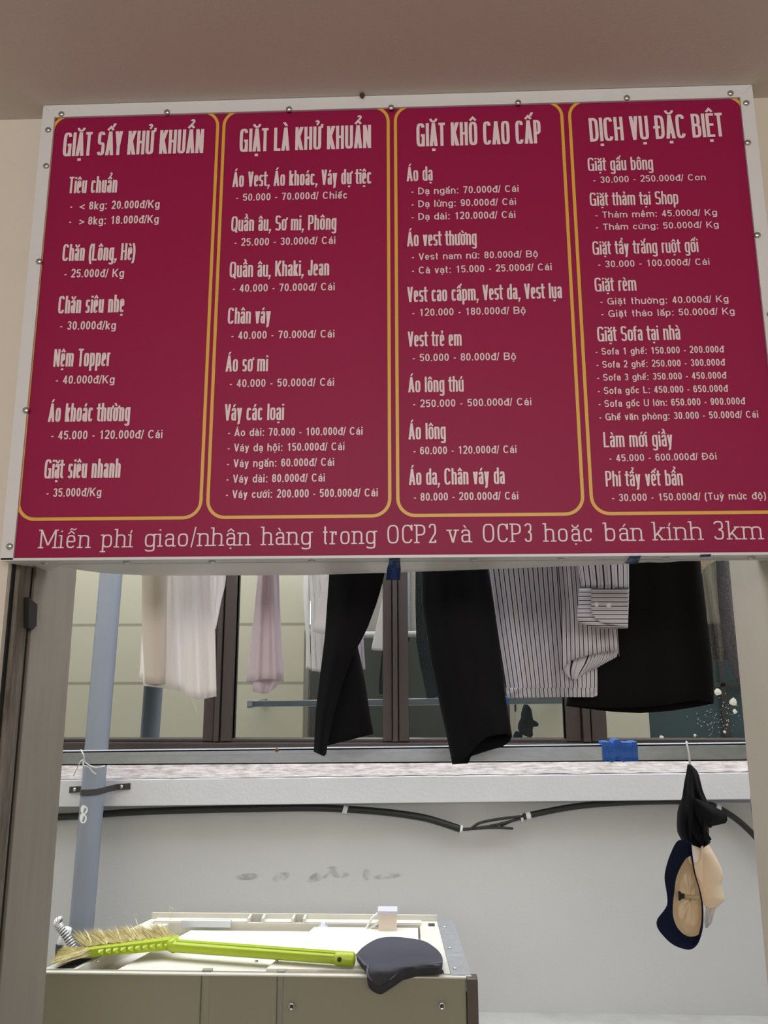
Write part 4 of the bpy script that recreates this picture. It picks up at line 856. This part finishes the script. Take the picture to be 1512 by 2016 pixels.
for (px, py, rx, ry) in ((165, 1594, 8, 9), (163, 1611, 8, 10), (200, 1605, 3, 14)):
    vs = []
    for q in range(20):
        a = q*math.pi/10; x = px+rx*math.cos(a); y = py+ry*math.sin(a); P = un(x, y, 3.71); dx = max(-.0543, min(.0543, P.x-pc(P.z).x)); P.y = 3.765-math.sqrt(max(0, .0545**2-dx*dx))-.001; P.x = pc(P.z).x+dx*1.01; vs.append(tuple(P))
    w.add(vs, [tuple(range(20))])
w.build('paint_patch', M_clip, pipe)
YC = 3.905
cab = thing('black_cable', 'black power cable clipped along the far wall under the ledge', 'cable', tuple(un(600, 1590, YC)))
pts = [(40, 1611), (105, 1609), (165, 1606), (240, 1600), (330, 1596), (450, 1593), (600, 1590.5), (680, 1593), (760, 1599), (830, 1609), (870, 1620), (906, 1632)]
MB().tube(catmull([un(x, y, YC+(.02 if x < 700 else 0)) for x, y in pts]), .0165, 12).build('sheath', M_cable, cab, True)
pts = [(1028, 1609), (1060, 1601), (1130, 1588), (1200, 1581.5), (1280, 1578), (1350, 1578), (1400, 1585), (1440, 1606), (1470, 1630), (1500, 1662), (1560, 1730)]
MB().tube(catmull([un(x, y, YC) for x, y in pts]), .0145, 12).build('sheath', M_cable, cab, True)
for pts in (((905, 1632), (925, 1632), (945, 1620), (985, 1612), (1030, 1607)), ((905, 1633), (940, 1630), (985, 1622), (1030, 1610)), ((905, 1633), (940, 1631), (975, 1629), (1010, 1631)), ((985, 1626), (1008, 1616), (1028, 1610))):
    MB().tube(catmull([un(x, y, YC-.004*i) for i, (x, y) in enumerate(pts)]), .0062, 8).build('inner_wire', M_cable, cab, True)
for (px, py, s) in ((680, 1594, .3), (1040, 1605, -.2), (1413, 1591, .35), (908, 1632, .2), (1027, 1610, -.2)):
    P = un(px, py, YC); k = .011 if px in (680, 1040, 1413) else .006
    MB().lathe(P-Vector((k, 0, -k*s)), (1, 0, -s), ((0, .019), (2*k, .019)), 14).build('cable_clip', M_clip, cab, True)

# ================================================================== MACHINE
ZT = 1.6-.917; y0, y1 = 2.5, 3.0
mx0, mx1 = -1.151, .150; bx0, bx1 = -.966, .128
mc = thing('laundry_machine', 'low beige sheet-metal machine cabinet standing below the opening', 'machine', (-.5, 2.75, 0))
zt = ZT-.042                                        # sunken top sheet
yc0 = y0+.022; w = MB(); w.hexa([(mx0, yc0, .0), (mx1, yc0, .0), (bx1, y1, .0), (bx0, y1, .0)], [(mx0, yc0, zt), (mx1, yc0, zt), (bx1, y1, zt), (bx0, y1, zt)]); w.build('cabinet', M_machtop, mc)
M_post = mat('painted_post', srgb(150, 148, 132), .45)
def fx(px): return un(px, 1960, y0).x
pan = ((mx0, fx(395)), (fx(412), fx(545)), (fx(557), fx(918)))
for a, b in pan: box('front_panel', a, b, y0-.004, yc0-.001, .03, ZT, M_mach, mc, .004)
for a, b in ((fx(395)-.002, fx(412)+.002), (fx(545)-.002, fx(557)+.002)): box('post', a, b, y0+.010, yc0+.006, .0, ZT+.004, M_post, mc, .001)
w = MB(); w.box(fx(919), fx(941), y0-.010, y0+.03, 0, ZT-.004); w.build('corner_post', mat('dark_brown_metal', srgb(84, 74, 70), .4), mc, False, .002)
w = MB(); w.box(mx0, fx(918), y0-.012, y0+.004, ZT-.003, ZT+.001); w.build('front_flange', M_machtop, mc)
# side rails
def quadpoly(pts, z0, z1, name, m, par=mc, bev=.001): return MB().hexa([(x, y, z0) for x, y in pts], [(x, y, z1) for x, y in pts]).build(name, m, par, False, bev)
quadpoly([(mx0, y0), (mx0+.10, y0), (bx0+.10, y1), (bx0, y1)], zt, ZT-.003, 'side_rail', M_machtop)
# opening in the left rail
quadpoly([(mx0+.045, y0+.03), (mx0+.10, y0+.03), (mx0+.125, y0+.11), (mx0+.082, y0+.11)], ZT-.0028, ZT-.0022, 'slot', M_black, bev=0)
rx = fx(833)
quadpoly([(rx, y0), (mx1-.045, y0), (bx1-.05, y1), (rx-.006, y1)], zt, ZT-.002, 'side_rail', M_machtop)
quadpoly([(mx1-.045, y0), (mx1+.015, y0), (bx1+.008, y1), (bx1-.05, y1)], zt, ZT+.001, 'foil_strip', M_foil)
quadpoly([(rx+.025, y1-.06), (bx1-.06, y1-.06), (bx1-.06, y1-.03), (rx+.025, y1-.03)], ZT-.0018, ZT-.0012, 'slot', M_slot, bev=0)
quadpoly([(rx-.02, y0+.012), (rx+.065, y0+.012), (rx+.062, y0+.05), (rx-.02, y0+.05)], ZT-.0018, ZT-.0012, 'slot', M_black, bev=0)
for yy in (y0+.05, y0+.22, y0+.42): MB().lathe((lerp(mx1, bx1, (yy-y0)/.5)-.03, yy, ZT+.001), (0, 0, 1), ((0, .006), (.003, .006), (.005, .003)), 10).build('rivet', M_screw, mc, True)
# back wall of the tray with notched flange
w = MB(); w.box(bx0+.02, rx, y1-.055, y1-.045, zt, ZT+.002); w.box(bx0, bx1-.05, y1-.006, y1, zt, ZT+.018)
for a, b in ((bx0+.02, -.60), (-.55, -.44), (-.40, rx)): w.box(a, b, y1-.05, y1-.004, ZT-.002, ZT+.002)
for x in (-.60, -.55, -.44, -.40): w.box(x-.004, x+.004, y1-.05, y1-.004, ZT-.004, ZT+.016)
w.build('back_rail', M_machtop, mc)
# loose plates on top
quadpoly([(-.93, y0+.05), (-.40, y0+.05), (-.36, y1-.08), (-.80, y1-.08)], zt+.012, zt+.026, 'top_plate', M_plate)
quadpoly([(-.46, y0+.05), (rx-.01, y0+.05), (rx-.012, y1-.07), (-.36, y1-.07)], zt+.024, zt+.038, 'top_plate', M_plate)
quadpoly([(-.94, y0+.035), (-.30, y0+.035), (-.30, y0+.05), (-.94, y0+.05)], zt, zt+.03, 'plate_rail', M_machtop)
for px in (204, 385, 655): MB().lathe((un(px, 1905, y0+.03).x, y0+.028, ZT-.03), (0, -1, 0), ((-.006, .016), (.006, .016)), 16).build('rubber_foot', M_slot, mc, True)
for (px, py) in ((574, 1982), (870, 1981)):
    P = un(px, py, y0-.012); s = MB().lathe(P, (0, -1, 0), ((0, .0105), (.002, .0105), (.0035, .0085), (.0015, .006), (.0015, .001)), 18).build('panel_screw', M_screw, mc, True)
    MB().box(P.x-.004, P.x+.004, P.y-.003, P.y-.0018, P.z-.004, P.z+.004).build('screw_recess', M_slot, s)
for px in (193, 505, 545): MB().lathe(unz(px, 1893, ZT-.002), (0, 0, 1), ((0, .006), (.003, .005)), 10).build('rivet', M_screw, mc, True)
yb_ = y1-.06
a, b = un(357, 1838, yb_), un(455, 1838, yb_)
tag(MB().box(a.x, b.x, yb_-.012, yb_+.004, ZT-.012, ZT+.018-.004).build('silver_profile', mat('silver_profile', srgb(200, 204, 208), .35, metal=.4), None, False, .004), 'short silver metal profile leaning on the back rail of the machine', 'metal profile')
a, b = un(746, 1830, yb_-.01), un(781, 1790, yb_-.01)
jb = thing('junction_box', 'small pinkish junction box with grey lid standing on the machine back rail', 'electrical box', ((a.x+b.x)/2, yb_, ZT-.01))
MB().box(a.x, b.x, yb_-.045, yb_+.002, zt+.036, b.z-.006).build('box_body', mat('pink_beige_plastic', srgb(214, 200, 186), .55), jb, False, .002)
MB().box(a.x-.003, b.x+.003, yb_-.05, yb_+.005, b.z-.008, b.z+.006).build('lid', mat('grey_lid', srgb(196, 196, 204), .4), jb, False, .002)
for s in (0, 1):
    MB().tube(catmull([un(x, y, yb_-.02) for x, y in (((746, 1797), (732, 1808), (722, 1826), (712, 1842)) if s == 0 else ((746, 1815), (738, 1822), (726, 1830), (720, 1842)))]), .0045, 8).build('cord', M_clip, jb, True)
P = un(636, 1824, y1-.058)
kn = tag(MB().lathe((P.x, y1-.062, P.z-.004), (0, 0, 1), ((0, .017), (.006, .017), (.008, .009), (.018, .008), (.02, .004)), 14).build('plastic_fitting', mat('pale_plastic', srgb(206, 206, 214), .4), None, True), 'small pale plastic fitting on the back rail of the machine', 'fitting')

# ================================================================== BROOM
ztop = ZT+.012
def bp(px, py, dz=0): return unz(px, py, ztop+dz)
br = thing('broom', 'lime green broom with straw bristles lying across the machine top', 'broom', tuple(bp(345, 1862)))
h0, h1 = unz(338, 1862, ZT+.022), unz(688, 1888, ZT+.020)
dirh = (h1-h0).normalized()
def hexbar(p, q, r0, r1, n=8):
    return MB().tube([p, q], [r0, r1], n)
MB().tube([h0, h0.lerp(h1, .5), h1], [.0185, .0175, .0170], 10).build('handle', M_green, br, False, .001)
w = MB()
for k in (.55, 1.2, 2.0):
    off = Vector((0, -math.cos(k)*.0176, math.sin(k)*.0176)); w.tube([h0.lerp(h1, .03)+off, h0.lerp(h1, .93)+off], .0022, 6)
w.build('handle_ribs', M_green, br)
MB().tube([h1-dirh*.045, h1-dirh*.04, h1+dirh*.012, h1+dirh*.016], [.018, .0205, .0205, .017], 14).build('end_cap', M_green, br, True)
c = h1-dirh*.03+Vector((0, -.0206, .004)); MB().lathe(c, (0, -1, .1), ((-.004, .006), (.0006, .007)), 14).build('hang_hole', M_slot, br, True)
e0, e1 = unz(172, 1871, ZT+.028), unz(352, 1852, ZT+.03)
w = MB(); dd = (e1-e0).normalized(); up = Vector((0, 0, 1)); sd = dd.cross(up).normalized()   # sd towards viewer
P = lambda t, s, z: e0.lerp(e1, t)+sd*s+up*z
lo = [P(0, .011, -.018), P(.9, .013, -.022), P(.9, -.018, -.022), P(0, -.012, -.018)]; hi = [P(0, .010, .006), P(1.0, .013, .012), P(1.0, -.018, .012), P(0, -.012, .006)]
w.hexa(lo, hi); w.build('head_block', M_green, br, False, .002)
w = MB()
for i in range(10):
    t = .12+.08*i; w.hexa([P(t, .010, -.014), P(t+.055, .010, -.014), P(t+.055, .020, -.012), P(t, .016, -.012)], [P(t, .010, .002), P(t+.055, .010, .003), P(t+.055, .014, .0015), P(t, .022, -.004)])
w.build('head_scallops', M_green, br)
w = MB(); w.tube([e1-dd*.03-up*.006, h0+dirh*.012], [.019, .021], 12); w.build('socket', M_green, br, True)
w = MB(); rnd = random.Random(3)
def bristle(p, q, r=.0011):
    d = (q-p).normalized(); a = d.orthogonal().normalized()*r; b2 = d.cross(a).normalized()*r
    m = p.lerp(q, .6)+Vector((rnd.uniform(-.004, .004), 0, rnd.uniform(-.003, .003)))
    w.add([p+a, p-a*.5+b2, p-a*.5-b2, m+a, m-a*.5+b2, m-a*.5-b2, q], [(0, 1, 4, 3), (1, 2, 5, 4), (2, 0, 3, 5), (3, 4, 6), (4, 5, 6), (5, 3, 6)])
for i in range(420):                                # end tuft, splayed to the left
    a = P(rnd.uniform(0, .06), rnd.uniform(-.012, .010), rnd.uniform(-.016, .006))
    q = rnd.random(); tgt = unz(lerp(96, 118, rnd.random()**1.5)+q*16, lerp(1896, 1868, q), ZT+.012+.012*rnd.random()); bristle(a, tgt+Vector((0, rnd.uniform(-.02, .03), 0)), .0013)
for i in range(900):                                # long row leaning away and to the left
    t = rnd.uniform(.0, .97); a = P(t, rnd.uniform(-.018, -.006), rnd.uniform(-.01, .012))
    tuft = math.sin(t*38)*.006
    bristle(a, a+Vector((-.075+rnd.uniform(-.02, .02)+tuft, .05+rnd.uniform(-.015, .02), .020+rnd.uniform(-.008, .010)+tuft)), .0012)
o = w.build('bristles', M_straw, br); o['kind'] = 'stuff'
sw_ = tag(MB().tube(catmull([unz(274, 1828, ZT+.02), un(268, 1812, 2.93), un(265, 1803, 2.93), un(269, 1800, 2.93)]), .0012, 5).build('straw_scrap', M_straw, None), 'loose curled straw standing on the machine edge left of the other', 'straw')
sw_ = tag(MB().tube(catmull([un(336, 1812, 2.97), un(338, 1798, 2.97), un(340, 1789, 2.97), un(333, 1787, 2.97), un(334, 1795, 2.97)]), .0012, 5).build('straw_scrap', M_straw, None), 'loose looped straw standing on the machine back edge', 'straw')

# ================================================================== SADDLE
sd_ = thing('bicycle_saddle', 'black padded bicycle saddle with nose drooping over the machine front edge', 'saddle', tuple(unz(785, 1890, ZT)))
def G3(x, y): return (640+x/4.725, 1716+y/4.725)
ol = [(290, 770), (340, 712), (430, 650), (520, 615), (640, 606), (780, 618), (920, 645), (1000, 690), (1060, 742), (1092, 800), (1090, 850), (1060, 875), (960, 880), (850, 890), (740, 915), (670, 960), (610, 1000), (550, 1040), (505, 1064), (460, 1050), (410, 1010), (392, 960), (388, 915), (385, 880), (330, 815)]
lp = resamp(ol, None, 72)
def SD(y): return interp([(606, 2.78), (800, 2.58), (890, 2.46), (940, 2.43), (1064, 2.42)], y)
def sp(x, y, hgt):                                  # back of the saddle far, nose near
    t = max(0, min(1, (y-606)/(1064-606))); Yd = lerp(2.80, 2.455, t)
    px, py = G3(x, y); return un(px, py, Yd)+Vector((0, 0, 0))
cx, cy = 660, 800; vs = []; fs = []; NR = 12
for r in range(NR+1):
    q = 1-r/NR
    for (x, y) in lp:
        X = lerp(cx, x, q); Y = lerp(cy, y, q)
        if q > .999: pass
        t = max(0, min(1, (Y-606)/(1064-606))); e4 = 1-q**4; bul = .045*(1-q**3)+e4*(.055*math.exp(-((X-760)/270)**2-((Y-725)/85)**2)+.04*math.exp(-((X-505)/95)**2-((Y-930)/60)**2)-.022*math.exp(-((Y-(865-.1*(X-420)))/32)**2)*smooth((720-X)/150))
        groove = .0*math.exp(-(((Y-840)-(X-600)*-.12)/55)**2)*(1-q**2)
        px, py = G3(X, Y); vs.append(un(px, py, SD(Y)-bul+groove))
n = len(lp)
for r in range(NR):
    for i in range(n): fs.append((r*n+i, (r+1)*n+i, (r+1)*n+(i+1) % n, r*n+(i+1) % n))
fs.append(tuple(NR*n+i for i in range(n)))
MB().add(vs, fs).build('cover', M_saddle, sd_, True)
vs = []; fs = []
for k, (dy, dzz, sh_) in enumerate(((0, 0, 1.0), (-.004, -.006, 1.0), (.004, -.022, .99), (.02, -.03, .9))):
    for (x, y) in lp:
        X = lerp(cx, x, sh_); Y = lerp(cy, y, sh_); t = max(0, min(1, (Y-606)/(1064-606))); px, py = G3(X, Y); P = un(px, py, SD(Y)+dy); P.z += dzz*(.25+.75*smooth(t*1.6)); vs.append(P)
for k in range(3):
    for i in range(n): fs.append((k*n+i, k*n+(i+1) % n, (k+1)*n+(i+1) % n, (k+1)*n+i))
fs.append(tuple(3*n+i for i in range(n)))
for seam in ([(294, 775), (325, 812), (372, 868), (400, 880), (392, 925), (405, 975), (440, 1010)], [(600, 1005), (650, 960), (700, 905), (760, 882), (860, 868), (960, 858), (1050, 852), (1088, 845)]):
    MB().tube(catmull([un(*G3(x, y), SD(y)-.012) for x, y in seam]), .0035, 8).build('edge_piping', mat('dark_piping', srgb(84, 84, 92), .6), sd_, True)
MB().add(vs, fs).build('skirt', mat('black_edge_cloth', srgb(40, 40, 44), .8), sd_, True)

# ================================================================== FLEXIBLE HOSE
def G1(x, y): return (60+x/5.04, 1716+y/5.04)
yh = 2.78
hs = thing('flexible_hose', 'ribbed silver flexible hose curling up at the left end of the machine', 'hose', tuple(un(*G1(415, 745), yh)))
path = catmull([un(*G1(x, y), yh) for x, y in ((430, 790), (405, 730), (370, 665), (325, 600), (285, 550), (272, 512), (285, 488), (305, 488))], 14)
rr = [.0125+(.0026 if i % 4 < 2 else -.0022) for i in range(len(path))]
MB().tube(path, .0118, 12).build('hose_core', mat('hose_core', (.16, .16, .16), .5), hs, True)
w = MB()
for i in range(2, len(path)-3, 5):
    d = (path[i+1]-path[i-1]).normalized(); w.lathe(path[i]-d*.0023, d, ((0, .0115), (.0008, .0148), (.0038, .0148), (.0046, .0115)), 14)
w.build('hose_ribs', mat('silver_hose', (.78, .78, .78), .3, metal=.5), hs, True)
P = un(*G1(325, 700), yh+.04); MB().tube([Vector((P.x, P.y, P.z-.55)), P, P+Vector((.01, 0, .045))], [.02, .02, .016], 14).build('fitting', M_clip, hs, True)
P2 = un(*G1(300, 720), yh+.03); MB().lathe((P2.x, P2.y, P2.z-.06), (0, 0, 1), ((0, .016), (.06, .016)), 12).build('dark_nut', M_slot, hs, True)
